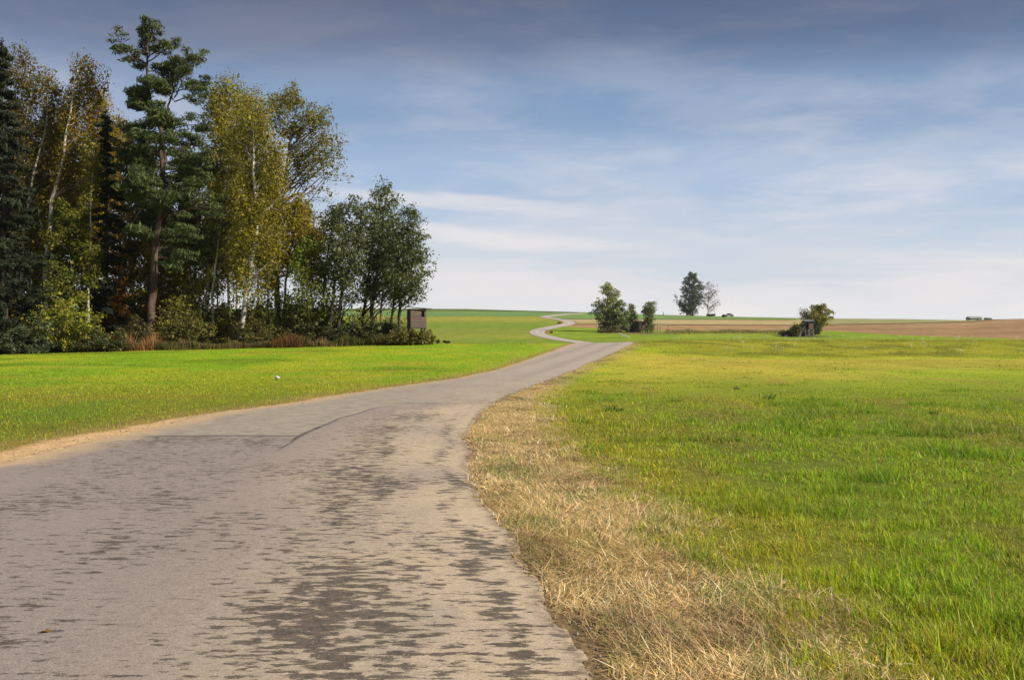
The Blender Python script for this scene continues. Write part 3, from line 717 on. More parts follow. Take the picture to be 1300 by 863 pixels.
class Tree:
    """tapering trunk, limbs aimed at points of the crown envelope, side branches, and leaves near the twigs"""
    def __init__(s, seed): s.r = np.random.default_rng(seed); s.wood = MB(); s.A = []; s.G = []; s.O = []; s.g = 0
    def trunk(s, pts, r0, r1=.03, sides=8, k=14):
        pts = np.array(pts, float); cum = np.concatenate([[0], np.cumsum(np.linalg.norm(np.diff(pts, axis=0), axis=1))]); u = np.linspace(0, cum[-1], k)
        P_ = np.stack([pchip(cum, pts[:, c], u) for c in range(3)], 1)
        P_[1:-1, :2] += s.r.normal(size=(k - 2, 2)) * r0 * .25
        t = np.linspace(0, 1, k); rad_ = r0 * (1 - t) ** .8 + r1; rad_[0] *= 1.35
        s.wood.tube(P_, rad_, sides); s.tp = P_; s.r0 = r0; return P_
    def puff(s, c, n, sig, flat=.7):
        d_ = s.r.normal(size=(n, 3)); l_ = np.linalg.norm(d_, axis=1)[:, None]; d_ = d_ / l_ * np.minimum(l_, 1.9)
        s.A.append(c + d_ * sig * np.array([1, 1, flat])); s.O.append(d_); s.G.append(np.full(n, s.g)); s.g += 1
    def limb(s, a, b, r0, nsub=6, sub=.4, leaves=30, sig=.3, bend=.15, sag=0.0, start=.3, flat=.7, twigs=True, droop=0.0, sides=5, tip=True):
        p = curve(a, b, s.r, 7, bend, sag); L = np.linalg.norm(np.array(b) - np.array(a))
        s.wood.tube(p, np.linspace(r0, r0 * .15 + .006, 7), sides, False)
        for i_ in range(nsub):
            t = start + (1 - start) * (i_ + s.r.random()) / nsub; q0 = at(p, min(t, .99))
            d = p[-1] - p[0]; d = d / (np.linalg.norm(d) + 1e-9)
            rnd = s.r.normal(size=3); rnd -= rnd @ d * d; rnd /= np.linalg.norm(rnd) + 1e-9
            dd = d * .6 + rnd * .8 + np.array([0, 0, .15 - droop]); dd /= np.linalg.norm(dd)
            l = L * sub * (1.15 - .6 * t) * s.r.uniform(.6, 1.2); q1 = q0 + dd * l
            if twigs: s.wood.tube(np.array([q0, (q0 + q1) / 2 + s.r.normal(size=3) * l * .06, q1]), [r0 * .35 + .004, r0 * .22 + .004, .005], 3, False)
            s.puff(q0 * .35 + q1 * .65, int(leaves * .55), sig, flat); s.puff(q1, int(leaves * .45) + 1, sig * .75, flat)
        if tip: s.puff(p[-1], int(leaves * .6) + 1, sig, flat)
    def crown(s, env, Y, base, n, rise=.6, rmin=.35, depth=.85, lo=0.0, back=0.0, **kw):
        """env rows (py, x_left, x_right) in photograph pixels, turned into metres at distance Y"""
        py = np.array([e[0] for e in env], float); xl = np.array([e[1] for e in env], float); xr = np.array([e[2] for e in env], float)
        o_ = np.argsort(py); py, xl, xr = py[o_], xl[o_], xr[o_]
        w_ = np.interp(np.linspace(py[0], py[-1], 60), py, xr - xl); cdf = np.cumsum(w_ + 4); cdf /= cdf[-1]
        for i_ in range(n):
            yy = np.interp((i_ + s.r.random()) / n, cdf, np.linspace(py[0], py[-1], 60))
            l_, r_ = np.interp(yy, py, xl), np.interp(yy, py, xr); m_ = (l_ + r_) / 2; h_ = (r_ - l_) / 2
            a = s.r.uniform(0, 2 * math.pi); q = math.sqrt(s.r.uniform(rmin ** 2, 1)) * .93
            T = px2local(m_ + h_ * math.cos(a) * q * 1.04, yy, Y, base); T[1] = (math.sin(a) * (1 - back * .5) + back) * q * h_ * Y / F * depth
            hz = T[2]; tz = s.tp[:, 2]; hd0 = math.hypot(T[0] - np.interp(hz, tz, s.tp[:, 0]), T[1] - np.interp(hz, tz, s.tp[:, 1]))
            bz = max(hz - rise * hd0 - .1, tz[-1] * lo + .25 * (hz > 1)); bz = min(bz, tz[-1] * .985)
            B = np.array([np.interp(bz, tz, s.tp[:, k_]) for k_ in range(3)])
            L = np.linalg.norm(T - B); rr_ = np.clip(s.r0 * .42 * (L / (tz[-1] * .35)), .012, s.r0 * .5)
            s.limb(B, T, rr_, **kw)
    def done(s, name, label, cat, loc, pal, bark, size=.15, aspect=.7, leafmat=None, vert=0.0, group=None, spread=.18, keep=1.0, trunkname='trunk', crownname='crown', rz=0):
        root = thing(name, label, cat, loc, group, rz)
        s.wood.build(trunkname, bark, root, smooth=True)
        if s.A:
            A = np.concatenate(s.A); G_ = np.concatenate(s.G); O_ = np.concatenate(s.O)
            k_ = (A[:, 2] > .05) & (s.r.random(len(A)) <= keep); A, G_, O_ = A[k_], G_[k_], O_[k_]
            link(crownname, leaf_mesh(crownname, A, colors(len(A), G_, pal, s.r, spread), size, leafmat or M_leaf, s.r, aspect, vert, O_), root)
        return root
def base_at(px, Y, dz=0.0):
    X = (px - CX) / F * Y; return (X, Y, H(X, Y) + dz)
YEL = [(.30, .20, .018), (.22, .165, .018), (.13, .125, .02), (.33, .17, .015)]
OLV_ = [(.15, .135, .018), (.10, .105, .018), (.20, .165, .02), (.08, .09, .02)]
GRN = [(.07, .095, .018), (.10, .13, .02)]
ALD = [(.10, .125, .060), (.135, .165, .075), (.075, .095, .045), (.17, .18, .065)]
PIN = [(.058, .082, .026), (.078, .108, .032), (.040, .056, .020), (.105, .13, .036)]
SPR = [(.018, .026, .012), (.028, .038, .016), (.013, .018, .010)]
LIM = [(.16, .19, .02), (.24, .25, .025), (.10, .13, .02), (.28, .24, .025)]
RUS = [(.20, .10, .035), (.14, .075, .03), (.26, .15, .06), (.10, .07, .03)]
ORG = [(.40, .17, .015), (.32, .12, .012), (.36, .22, .02)]

def spruce(label, bx, Y, top, width_px, seed, nl=70, low=420, half=None, tilt=.32):
    b = base_at(bx, Y); T = Tree(seed); Hh = px2local(bx, top, Y, b)[2]
    T.trunk([(0, 0, 0), (0.05, 0, Hh * .5), (0, 0, Hh)], .20 * Hh / 16, .01)
    z0 = px2local(bx, low, Y, b)[2]; W_ = width_px / F * Y / 2
    for i_ in range(nl):
        t = (i_ + T.r.random()) / nl; z_ = z0 + (Hh * .985 - z0) * t
        L = W_ * (1 - t) ** .7 * T.r.choice([.6, .8, 1.0, 1.3]) + .15; a = i_ * 2.4 + T.r.normal() * .3
        p0 = np.array([0, 0, z_]); p1 = np.array([math.cos(a) * L, math.sin(a) * L, z_ - L * tilt])
        p = curve(p0, p1, T.r, 6, .04, -.10); T.wood.tube(p, np.linspace(.035, .008, 6), 4, False)
        for k_ in range(int(5 + L * 8)):
            u = T.r.uniform(.12, 1.03); c = at(p, min(u, .999)); off = (T.r.random() - .5) * L * .55 * (1.1 - u)
            c = c + np.array([-math.sin(a) * off, math.cos(a) * off, -abs(off) * .3 - .05])
            T.puff(c, 24, .15, .45)
    for k_ in range(6): T.puff(np.array([0, 0, Hh - .15 * k_]), 10, .05 + .02 * k_, 1.6)
    return T.done('spruce_tree', label, 'tree', b, SPR, M_bark_dark, .24, .28, M_needle, vert=.45, group='dark spruces in the wood')

def birch(label, bx, Y, trunk, env, seed, pal=YEL, n=46, r0=.13, leaves=24, sig=.42, size=.115, keep=1.0, bark=None, rise=1.0, name='birch_tree', group='birches at the edge of the wood', back=0.0, **kw):
    b = base_at(bx, Y); T = Tree(seed)
    T.trunk([(0, 0, -.1)] + [tuple(px2local(a, c, Y, b)) for a, c in trunk], r0, .02)
    T.crown(env, Y, b, int(n * 1.15), rise=rise, leaves=int(leaves * 3.0), sig=sig, flat=1.3, droop=.45, back=back, **kw)
    return T.done(name, label, 'tree', b, pal, bark or M_bark_birch, size, .7, vert=.45, group=group, keep=keep)
def broadleaf(name, label, bx, Y, trunks, env, seed, pal, n=40, r0=.14, leaves=30, sig=.36, size=.14, keep=1.0, bark=None, rise=.8, group=None, vert=0, flat=.6, **kw):
    b = base_at(bx, Y); T = Tree(seed)
    per = max(1, n // len(trunks))
    for k_, tr in enumerate(trunks):
        off = (0, 0, -.1) if k_ == 0 else (px2local(tr[0][0], 0, Y, b)[0], T.r.normal() * .4, -.1)
        pts = [off] + [tuple(px2local(a, c, Y, b) + np.array([0, off[1] * (1 + j_ * .6), 0])) for j_, (a, c) in enumerate(tr[1:] if k_ else tr)]
        T.trunk(pts, r0 * (1 if k_ == 0 else .8), .02)
        T.crown(env, Y, b, per, rise=rise, leaves=int(leaves * (1.3 if Y < 100 else 1)), sig=sig, flat=flat, **kw)
    return T.done(name, label, 'tree', b, pal, bark or M_bark_dark, size, .7, vert=vert, group=group, keep=keep)
def bush(label, bx, Y, width, top, seed, pal, n=26, leaves=34, sig=.22, size=.12, name='bush', group='bushes along the foot of the wood', nst=7, keep=1.0, base_dz=0, crownw=1.0, bot=.12, twiggy=False, mat=None):
    pal = [tuple(v * (1.35 if Y < 100 else 1) for v in p_) for p_ in pal]
    b = base_at(bx, Y, base_dz); T = Tree(seed); Hh = max(px2local(bx, top, Y, b)[2], .25); W_ = width / F * Y / 2
    for i_ in range(n):
        a = i_ * 2.4 + T.r.normal() * .2; q = math.sqrt((i_ + .5) / n); hz = Hh * T.r.uniform(bot, 1) * math.sqrt(max(1 - (q * .85) ** 2, .08)) 
        e = np.array([math.cos(a) * q * W_ * .95, math.sin(a) * q * W_ * .7, hz])
        s0 = np.array([math.cos(a) * W_ * .12, math.sin(a) * W_ * .12, 0])
        T.limb(s0, e, .018 + .006 * Hh, nsub=4, sub=.35, leaves=leaves, sig=sig * min(1, .4 + Hh / 3), bend=.12, start=.4, sides=4)
    return T.done(name, label, 'bush', b, pal, M_bark_dark, size, .7, group=group, keep=keep, trunkname='stems', crownname='foliage', leafmat=mat)

# --- the tall pine, two leaders above a broad crown
Y = 67.0; b = base_at(190, Y); T = Tree(101)
L2 = lambda a, c, d=0.0: px2local(a, c, Y, b) + np.array([0, d, 0])
T.trunk([(0, 0, -.1), L2(192, 380), L2(198, 320), L2(204, 270), L2(207, 225), L2(206, 180), L2(196, 140), L2(188, 95), L2(187, 40)], .27, .03, 10, 22)
tpA = T.tp.copy(); T.wood.tube(curve(L2(207, 215), L2(224, 95), T.r, 9, .06), np.linspace(.13, .03, 9), 7)
def pine_limb(a, b_, r0=.05, ns=7, lv=46, sg=.24, sub=.42): T.limb(a, b_, r0, nsub=ns + 2, sub=sub, leaves=int(lv * 2.0), sig=sg, bend=.12, sag=-.06, start=.25, flat=.40)
for (a, c, e, g_, d) in ((188, 82, 146, 44, .3), (188, 84, 158, 62, -.5), (188, 76, 222, 52, .2), (188, 80, 215, 62, -.7), (187, 62, 180, 36, .3), (187, 58, 201, 34, -.2), (187, 48, 187, 27, 0), (187, 70, 176, 52, .8),
                         (188, 84, 165, 72, .9), (188, 90, 210, 78, .8)):
    pine_limb(L2(a, c), L2(e, g_, d), .05, 5, 34, .20)
for (a, c, e, g_, d) in ((222, 115, 206, 84, .3), (223, 110, 243, 74, -.3), (224, 112, 255, 70, .3), (224, 118, 259, 98, .4), (222, 125, 240, 92, -1), (221, 128, 205, 100, .8), (222, 130, 262, 118, -.5), (222, 105, 226, 76, .2)):
    pine_limb(L2(a, c), L2(e, g_, d), .05, 6, 40, .23)
T.tp = tpA
T.crown([(108, 162, 236), (128, 156, 266), (150, 164, 272), (175, 152, 280), (200, 146, 282), (235, 142, 292), (262, 144, 300), (290, 152, 300), (308, 166, 298), (326, 210, 290)], Y, b, 62, rise=.10,
        rmin=.62, nsub=9, sub=.34, leaves=105, sig=.30, bend=.12, sag=-.05, start=.30, flat=.24)
T.done('pine_tree', 'tallest dark green pine of the wood with bare reddish trunk and two tops', 'tree', b, PIN, M_bark_pine, .25, .20, M_needle, vert=-.35)

# --- left end of the wood
spruce('blackish spruce cut by the left edge of the photo', 4, 63, 52, 118, 11, 96, 410)
spruce('narrow blackish spruce just left of the tall pine', 135, 69, 142, 84, 12, 70, 425)
birch('birch with a bright white leaning trunk, thin brown top, left of the narrow spruce', 56, 68.3, [(60, 330), (66, 266), (76, 215), (86, 165), (96, 110), (100, 90)],
      [(78, 98, 128), (95, 88, 132), (130, 78, 130), (165, 62, 124), (210, 50, 120), (260, 45, 118), (320, 40, 115)], 21, [(.17, .12, .018), (.23, .165, .015), (.12, .10, .018), (.28, .19, .012)], 56, .19, back=1.0)
birch('birch with thin curved white trunk left of the brightest birch', 24, 69.5, [(28, 340), (35, 262), (50, 200), (60, 158), (62, 115)],
      [(95, 50, 84), (120, 46, 92), (160, 36, 92), (220, 16, 90), (290, 10, 84), (340, 12, 80)], 22, [(.21, .155, .015), (.17, .13, .018), (.11, .10, .018)], 50, .14, back=1.0)
birch('birch with pale trunk close beside the spruce at the left edge', 22, 70, [(23, 330), (25, 255), (31, 180), (36, 120), (38, 90)],
      [(64, 10, 40), (90, 8, 52), (140, 8, 62), (200, 6, 60), (280, 8, 62), (340, 6, 60)], 23, [(.10, .075, .02), (.16, .12, .02), (.08, .07, .02)], 46, .13)
birch('golden birch with thin grey trunk behind the narrow spruce', 112, 74, [(113, 384), (116, 300), (118, 232), (124, 160), (128, 130)],
      [(128, 110, 152), (160, 100, 160), (210, 96, 165), (260, 92, 165), (320, 90, 160)], 24, [(.38, .25, .012), (.29, .20, .015), (.16, .14, .018)], 50, .11)
broadleaf('young_tree', 'rounded green young tree under the white birch trunks', 92, 66.5, [[(92, 400), (90, 330), (88, 285)]],
          [(258, 72, 108), (280, 58, 122), (310, 50, 126), (345, 48, 128), (375, 56, 126)], 25, [(.12, .135, .018), (.085, .11, .018), (.18, .17, .02)], 36, .07, 40, .30, .13)
broadleaf('maple_tree', 'orange leaved small tree beside the foot of the narrow spruce', 150, 69, [[(150, 390), (148, 350), (146, 330)]],
          [(330, 138, 160), (360, 128, 168), (395, 124, 170), (418, 130, 168)], 26, ORG, 20, .05, 10, .35, .13, flat=.5)
broadleaf('yellow_tree', 'yellow leaved tree right behind the trunk of the tall pine', 214, 71, [[(214, 380), (218, 340), (222, 300)]],
          [(285, 200, 240), (310, 172, 254), (345, 158, 262), (380, 160, 258), (412, 172, 250)], 27, [(.26, .185, .012), (.17, .145, .018), (.33, .23, .012), (.10, .10, .02)], 44, .08, 34, .36, .13)
# --- middle of the wood
birch('tall birch with olive yellow crown directly right of the tall pine', 262, 71, [(264, 330), (268, 240), (276, 170), (284, 120)],
      [(104, 270, 300), (125, 256, 318), (170, 250, 330), (230, 256, 330), (290, 252, 322), (345, 250, 318)], 31, [(.22, .20, .022), (.29, .245, .022), (.16, .155, .022)], 66, .16, 24)
birch('birch with white leaning lower trunk in the middle of the wood', 302, 66, [(310, 395), (317, 350), (326, 300), (324, 245), (322, 200), (322, 150)],
      [(140, 300, 345), (180, 290, 362), (230, 286, 372), (280, 282, 372), (330, 285, 368), (370, 296, 350)], 32, [(.24, .20, .02), (.19, .175, .022), (.29, .225, .016), (.15, .15, .025)], 66, .15, 20, back=.4)
birch('yellow olive birch with a ragged top between the tall pine and the airy tree', 300, 75, [(303, 330), (306, 240), (310, 170), (314, 140)],
      [(116, 296, 332), (140, 280, 345), (190, 276, 350), (250, 272, 348), (320, 274, 345)], 33, [(.25, .22, .022), (.19, .18, .022), (.31, .25, .018)], 56, .12, 22)
broadleaf('airy_tree', 'tall airy tree whose thin leaning crown reaches farthest right against the sky', 352, 72,
          [[(352, 340), (356, 280), (362, 225), (368, 180), (378, 140)]],
          [(112, 342, 388), (124, 330, 410), (145, 338, 430), (170, 352, 428), (190, 366, 442), (206, 372, 448), (218, 372, 425)], 34,
          [(.18, .18, .04), (.22, .205, .045), (.13, .135, .035), (.24, .205, .04)], 60, .17, 19, .28, .135, bark=M_bark_grey, rise=.9, flat=.8)
broadleaf('broadleaf_tree', 'olive tree with pale crooked limbs under the airy crown', 362, 69, [[(362, 380), (366, 330), (372, 290), (372, 262)]],
          [(250, 352, 384), (268, 345, 404), (285, 348, 430), (310, 350, 424), (335, 352, 400)], 35, [(.27, .21, .018), (.19, .175, .022), (.33, .24, .016)], 34, .10, 18, .34, .13, bark=M_bark_grey)
broadleaf('green_tree', 'leafy green tree between the yellow birches and the dark alders', 392, 66, [[(392, 400), (390, 350), (396, 320)]],
          [(300, 376, 410), (320, 366, 424), (345, 362, 432), (375, 358, 430), (405, 360, 425)], 36, [(.13, .165, .025), (.19, .21, .025), (.09, .115, .022)], 34, .08, 26, .36, .13)
for (bx, Ys, tr, ev, sd, lab) in (
        (272, 67.5, [(270, 380), (276, 320), (284, 260), (288, 215)], [(200, 276, 300), (240, 266, 306), (290, 262, 304), (330, 262, 296)], 37, 'slender white birch left of the leaning birch with pale stem'),
        (112, 67.3, [(112, 384), (115, 310), (117, 240), (121, 190)], [(180, 108, 124), (220, 102, 122), (260, 100, 122)], 38, 'hair thin white birch stem between the green young tree and the narrow spruce'),
        (398, 69.0, [(398, 400), (392, 350), (386, 300), (380, 268)], [(262, 370, 392), (290, 366, 400), (320, 370, 402)], 39, 'slender pale stem birch leaning left before the dark alders')):
    birch(lab, bx, Ys, tr, ev, sd, [(.22, .19, .025), (.17, .165, .025), (.26, .20, .02)], 20, .075, 8, back=.8)
# --- the dark alders at the right end
AG = 'dark alders at the right end of the wood'
broadleaf('alder_tree', 'dark alder with a leaning forked black trunk, left of the group', 428, 66, [[(432, 390), (440, 350), (452, 310), (458, 280), (462, 262)], [(417, 436), (424, 380), (430, 320), (436, 280)]],
          [(252, 440, 470), (270, 415, 480), (295, 405, 488), (320, 405, 485), (350, 412, 480), (375, 420, 470)], 41, ALD, 60, .13, 20, .32, .12, group=AG, flat=.5, nsub=7)
broadleaf('alder_tree', 'tallest dark alder with a sparse pointed top', 470, 68, [[(474, 380), (480, 330), (486, 280), (490, 245)], [(456, 436), (462, 370), (468, 320), (470, 270)]],
          [(232, 480, 494), (250, 462, 508), (275, 450, 520), (310, 446, 522), (345, 448, 516), (375, 455, 510)], 42, ALD, 68, .13, 18, .32, .12, group=AG, flat=.5, nsub=7)
broadleaf('alder_tree', 'dark alder overhanging the roof of the wooden blind', 506, 65.5, [[(508, 390), (512, 340), (516, 300), (520, 275)], [(494, 430), (500, 380), (506, 330)]],
          [(262, 502, 528), (285, 490, 540), (310, 484, 547), (335, 482, 551), (360, 482, 551), (380, 490, 546)], 43, [(.05, .075, .025), (.11, .135, .05), (.06, .08, .03), (.13, .14, .04)], 60, .10, 17, .32, .12, group=AG, flat=.5, nsub=7)
broadleaf('alder_tree', 'thin grey stemmed alder in the middle of the dark group', 482, 71, [[(484, 390), (492, 330), (500, 290)], [(476, 436), (470, 380), (466, 330)]],
          [(285, 470, 520), (320, 455, 530), (350, 455, 532), (378, 462, 525)], 44, ALD, 36, .08, 20, .34, .12, group=AG, bark=M_bark_grey)
broadleaf('alder_tree', 'slim alder on the left of the group beside the green tree', 410, 70, [[(410, 390), (414, 340), (420, 300), (424, 275)]],
          [(262, 412, 434), (290, 400, 446), (320, 396, 448), (350, 398, 446)], 45, [(.07, .085, .022), (.10, .10, .02), (.05, .06, .02)], 32, .08, 18, .34, .12, group=AG)
# --- second rank deeper in the wood: a few trees copied
def dup(root, loc, rz, s_, label, group):
    r_ = root.copy(); COL.objects.link(r_); r_.location = loc; r_.rotation_euler = (0, 0, rz); r_.scale = (s_, s_, s_); r_['label'] = label; r_['group'] = group
    for ch in list(root.children):
        c = ch.copy(); COL.objects.link(c); c.parent = r_
    return r_
BG = 'trees deeper inside the wood'
bk = broadleaf('forest_tree', 'brownish olive tree deep in the wood behind the left edge spruce', 16, 80, [[(16, 300), (18, 200), (20, 150)]],
               [(130, 0, 36), (180, -18, 50), (250, -28, 58), (330, -28, 60), (400, -20, 52)], 51, [(.07, .06, .018), (.10, .08, .018), (.05, .05, .018)], 60, .16, 40, .45, .19, group=BG)
for (bx, Yb, s_, lab) in ((-48, 78, 1.05, 'brownish olive tree deep in the wood, farthest left of its kind'), (62, 84, .95, 'brownish olive tree deep in the wood behind the white birch trunks'), (104, 80, .74, 'brownish olive tree deep in the wood left of the narrow spruce'),
                          (152, 83, .95, 'brownish olive tree deep in the wood between narrow spruce and tall pine'), (188, 79, .8, 'brownish olive tree deep in the wood behind the tall pine'), (232, 82, .84, 'brownish olive tree deep in the wood right of the tall pine')):
    dup(bk, base_at(bx, Yb), bx * .7, s_, lab, BG)
bk2 = broadleaf('thin_forest_tree', 'thin dark stemmed tree deep in the wood behind the leaning birch', 290, 84, [[(290, 350), (292, 280), (294, 230)]],
                [(215, 280, 306), (250, 268, 318), (300, 262, 320), (340, 266, 318)], 52, [(.09, .08, .018), (.12, .10, .018), (.06, .06, .018)], 40, .10, 20, .42, .17, group=BG)
for (bx, Yb, s_, lab) in ((248, 78, 1.0, 'thin dark stemmed tree deep in the wood near the tall pine'), (328, 79, .95, 'thin dark stemmed tree deep in the wood right of the leaning birch'), (350, 88, 1.05, 'thin dark stemmed tree deep in the wood below the airy crown'),
                          (384, 84, .8, 'thin dark stemmed tree deep in the wood behind the green tree'), (340, 70, .62, 'short thin dark stemmed tree beside the white birch foot'), (276, 72, .6, 'short thin dark stemmed tree left of the white birch foot')):
    dup(bk2, base_at(bx, Yb), bx * .9, s_, lab, BG)
# --- bushes at the edge
bush('large yellow green bush in front of the birch trunks at the left', 88, 63.5, 104, 362, 61, LIM + [(.09, .10, .02)], 44, 44, .24)
bush('dark bush with yellow top at the left edge of the photo', 12, 64, 96, 374, 62, [(.05, .055, .02), (.07, .07, .02), (.22, .18, .02)], 36, 44, .24)
bush('low blue grey bramble below the dark bush at the left edge', 40, 62.3, 110, 408, 63, [(.05, .07, .04), (.035, .045, .022), (.08, .09, .04)], 34, 40, .2)
bush('low dark bramble right of the large yellow green bush', 128, 63, 74, 412, 64, [(.05, .065, .03), (.035, .045, .02), (.10, .10, .02)], 26, 40, .2)
bush('olive bush under the yellow tree right of the pine trunk', 240, 65, 70, 392, 65, [(.08, .08, .02), (.12, .11, .02), (.05, .055, .02)], 28, 40, .22)
bush('dark bush left of the pine trunk', 166, 66, 60, 395, 66, [(.04, .045, .018), (.08, .07, .02)], 22, 40, .22)
bush('dark olive bush at the foot of the leaning birch', 325, 65, 84, 405, 67, [(.05, .055, .018), (.08, .08, .02), (.10, .08, .02)], 28, 34, .22)
bush('dark bush under the green tree', 385, 66, 70, 398, 68, [(.05, .06, .02), (.035, .045, .018), (.09, .09, .02)], 24, 34, .22)
bush('grey green bush under the leaning alder trunks', 440, 64.8, 70, 408, 69, [(.045, .055, .025), (.06, .07, .03), (.035, .04, .02)], 26, 34, .22)
bush('wide dark green bush left of the wooden blind', 485, 64.4, 74, 404, 70, [(.045, .06, .022), (.035, .045, .018), (.08, .085, .02)], 30, 36, .22)
bush('olive brown bush below the wooden blind', 521, 62.2, 62, 417, 71, [(.09, .085, .02), (.07, .075, .02), (.14, .115, .025)], 34, 44, .20)
bush('yellow bush glowing behind the alder trunks', 470, 76, 50, 382, 72, [(.30, .24, .02), (.22, .20, .02), (.14, .15, .02)], 26, 26, .3)
bush('small leafy sapling bush right below the blind', 543, 63.6, 18, 420, 73, [(.07, .09, .02), (.11, .13, .025)], 10, 20, .12, .09)
bush('round little dark shrub standing alone right of the wood', 555.5, 65, 5, 433, 74, [(.07, .06, .02), (.05, .045, .018)], 9, 22, .07, .06, group=None)
bush('two humped dark shrub alone at the crest right of the wood', 567, 65.5, 9, 431.5, 75, [(.045, .035, .018), (.06, .045, .02)], 12, 24, .08, .06, group=None)

# shade-loving bushes standing between the trunks
UG = 'olive bushes filling the shade between the trunks'
UL = 'olive bush in the shade between the trunks of the wood'
ub = bush(UL, 255, 68, 90, 345, 180, [(.13, .14, .03), (.19, .175, .03), (.09, .10, .025), (.25, .21, .025)], 44, 22, .36, .15, group=UG, bot=.2)
ub2 = bush(UL, 420, 69, 70, 372, 181, [(.12, .15, .04), (.17, .18, .045), (.09, .11, .035), (.24, .22, .04)], 34, 14, .34, .14, group=UG, bot=.2)
for (bx, Yb, s_) in ((0, 70, 1.15), (50, 71, 1.2), (105, 72, 1.1), (160, 71, 1.1), (200, 72, 1.05), (285, 76, .7), (225, 67, .7), (320, 72, .62), (350, 75, .6)):
    dup(ub, base_at(bx, Yb), bx * 1.3, s_, UL, UG)
for (bx, Yb, s_) in ((370, 69, 1.05), (400, 74, .9), (345, 66.5, .7), (300, 70, .95), (325, 73, 1.1), (272, 71, 1.0), (358, 71, .95), (310, 67, .6), (415, 68, .8), (455, 72, .7), (438, 67, .6), (492, 69, .6), (510, 67, .55), (380, 75, 1.1)):
    dup(ub2, base_at(bx, Yb), bx * 1.3, s_, UL, UG)
# reeds and rusty herbs
def reeds(label, bx, Y, width, top, seed, pal, n=700, name='reed_clump', wd=.03):
    r_ = np.random.default_rng(seed); b = base_at(bx, Y); W_ = width / F * Y / 2; Hh = px2local(bx, top, Y, b)[2]
    X = W_ * (r_.beta(2.6, 2.6, n) * 2 - 1); Yl = r_.normal(0, .35, n)
    prof = .35 + .75 * vn((X + 50) * 1.6, X * 0, seed)
    pal = np.array(pal); C = pal[r_.integers(0, len(pal), n)] * r_.uniform(.6, 1.3, (n, 1))
    me = blades(name, X, Yl, np.zeros(n), Hh * prof * r_.uniform(.55, 1.08, n), wd * r_.uniform(.6, 1.4, n), np.abs(r_.normal(.28, .2, n)), r_.uniform(0, 6.28, n), C, M_herb, 3)
    return tag(link(name, me, loc=b), label, 'reeds', 'dry reeds and rusty herbs along the foot of the wood')
reeds('tallest pale orange dry grass clump left of the pine trunk', 157, 63.6, 22, 415, 81, [(.32, .17, .08), (.42, .25, .13)], 260)
reeds('broad pale orange dry grass clump in front of the pine trunk', 183, 63.4, 40, 420, 82, [(.36, .18, .08), (.45, .26, .13), (.25, .13, .06)], 520)
reeds('wide rusty brown fern clump in the middle of the wood edge', 368, 63.0, 62, 421, 83, [(.16, .075, .03), (.22, .11, .045), (.10, .06, .03)], 900, 'fern_clump')
reeds('straw coloured reed clump right of the rusty ferns', 420, 63.0, 56, 425, 84, [(.22, .155, .07), (.15, .10, .04), (.28, .20, .10)], 700)
reeds('brown reed clump left of the leaning birch foot', 285, 62.8, 44, 431, 85, [(.15, .12, .05), (.10, .09, .03), (.19, .14, .05)], 420)
reeds('low olive reed clump right of the pine foot', 232, 62.8, 44, 433, 86, [(.13, .12, .04), (.10, .10, .03), (.17, .13, .05)], 420)
# low herbs all along the foot of the wood
n = 26000; r_ = np.random.default_rng(90); pxs = r_.uniform(-120, 548, n); Yv = 63.2 + r_.exponential(.9, n); Yv -= .9 * (vn(pxs * .03, pxs * 0, 91) - .3)
X = (pxs - CX) / F * Yv
pal = np.array([(.11, .12, .035), (.08, .09, .03), (.16, .14, .05), (.17, .12, .06), (.14, .16, .04)]); g = (vn(pxs * .06, pxs * 0, 92) * 4.99).astype(int)
C = pal[np.where(r_.random(n) < .6, g, r_.integers(0, 5, n))] * r_.uniform(.6, 1.3, (n, 1))
hgt = .35 + .55 * vn(pxs * .05, Yv * 0, 93)
me = blades('undergrowth', X, Yv, hground(X, Yv), hgt * r_.uniform(.4, 1.1, n), np.full(n, .05) * r_.uniform(.6, 1.5, n), np.abs(r_.normal(.4, .3, n)), r_.uniform(0, 6.28, n), C, M_herb, 2)
tag(link('undergrowth', me), 'low tangled herbs and brambles along the foot of the wood', 'undergrowth', kind='stuff')

# ---------------------------------------------------------------- wooden blind at the wood's end
M_plank = mat_wood('weathered_planks', (.10, .078, .068), (.20, .155, .135), .17)
M_plank_shade = mat_wood('shaded_planks', (.05, .042, .038), (.09, .075, .07), .17)  # darker copy of the planks: shade of side and back walls put into the colour
M_roof = mat_plain('tar_roof', (.05, .045, .045), .8, .2); M_dark = mat_plain('near_black', (.008, .008, .008), .9, .1, 0)
M_pole = mat_wood('grey_poles', (.16, .145, .12), (.30, .28, .24), .4)
Yb = 63.2; b = base_at(529, Yb); root = thing('hunting_blind', 'weathered wooden box blind on posts under the overhanging alder', 'hunting blind', b, rz=R(17))
s_ = Yb / F; z0 = px2local(529, 416, Yb, b)[2]; z1 = px2local(529, 392, Yb, b)[2]; w2 = .50; d2 = .55
def wall_planks(mb, x0, x1, y_, z0, z1, th, axis, nb, r_, hole=None):
    hgt_ = (z1 - z0) / nb
    for k_ in range(nb):
        za = z0 + k_ * hgt_; zb = za + hgt_ - .008; j_ = r_.normal() * .006
        segs = [(x0, x1)]
        if hole and za < hole[3] and zb > hole[2]: segs = [(x0, hole[0]), (hole[1], x1)]
        for (a, c) in segs:
            if axis == 'x': mb.box(((a + c) / 2, y_ + j_, (za + zb) / 2), (c - a, th, zb - za))
            else: mb.box((y_ + j_, (a + c) / 2, (za + zb) / 2), (th, c - a, zb - za))
r_ = np.random.default_rng(5)
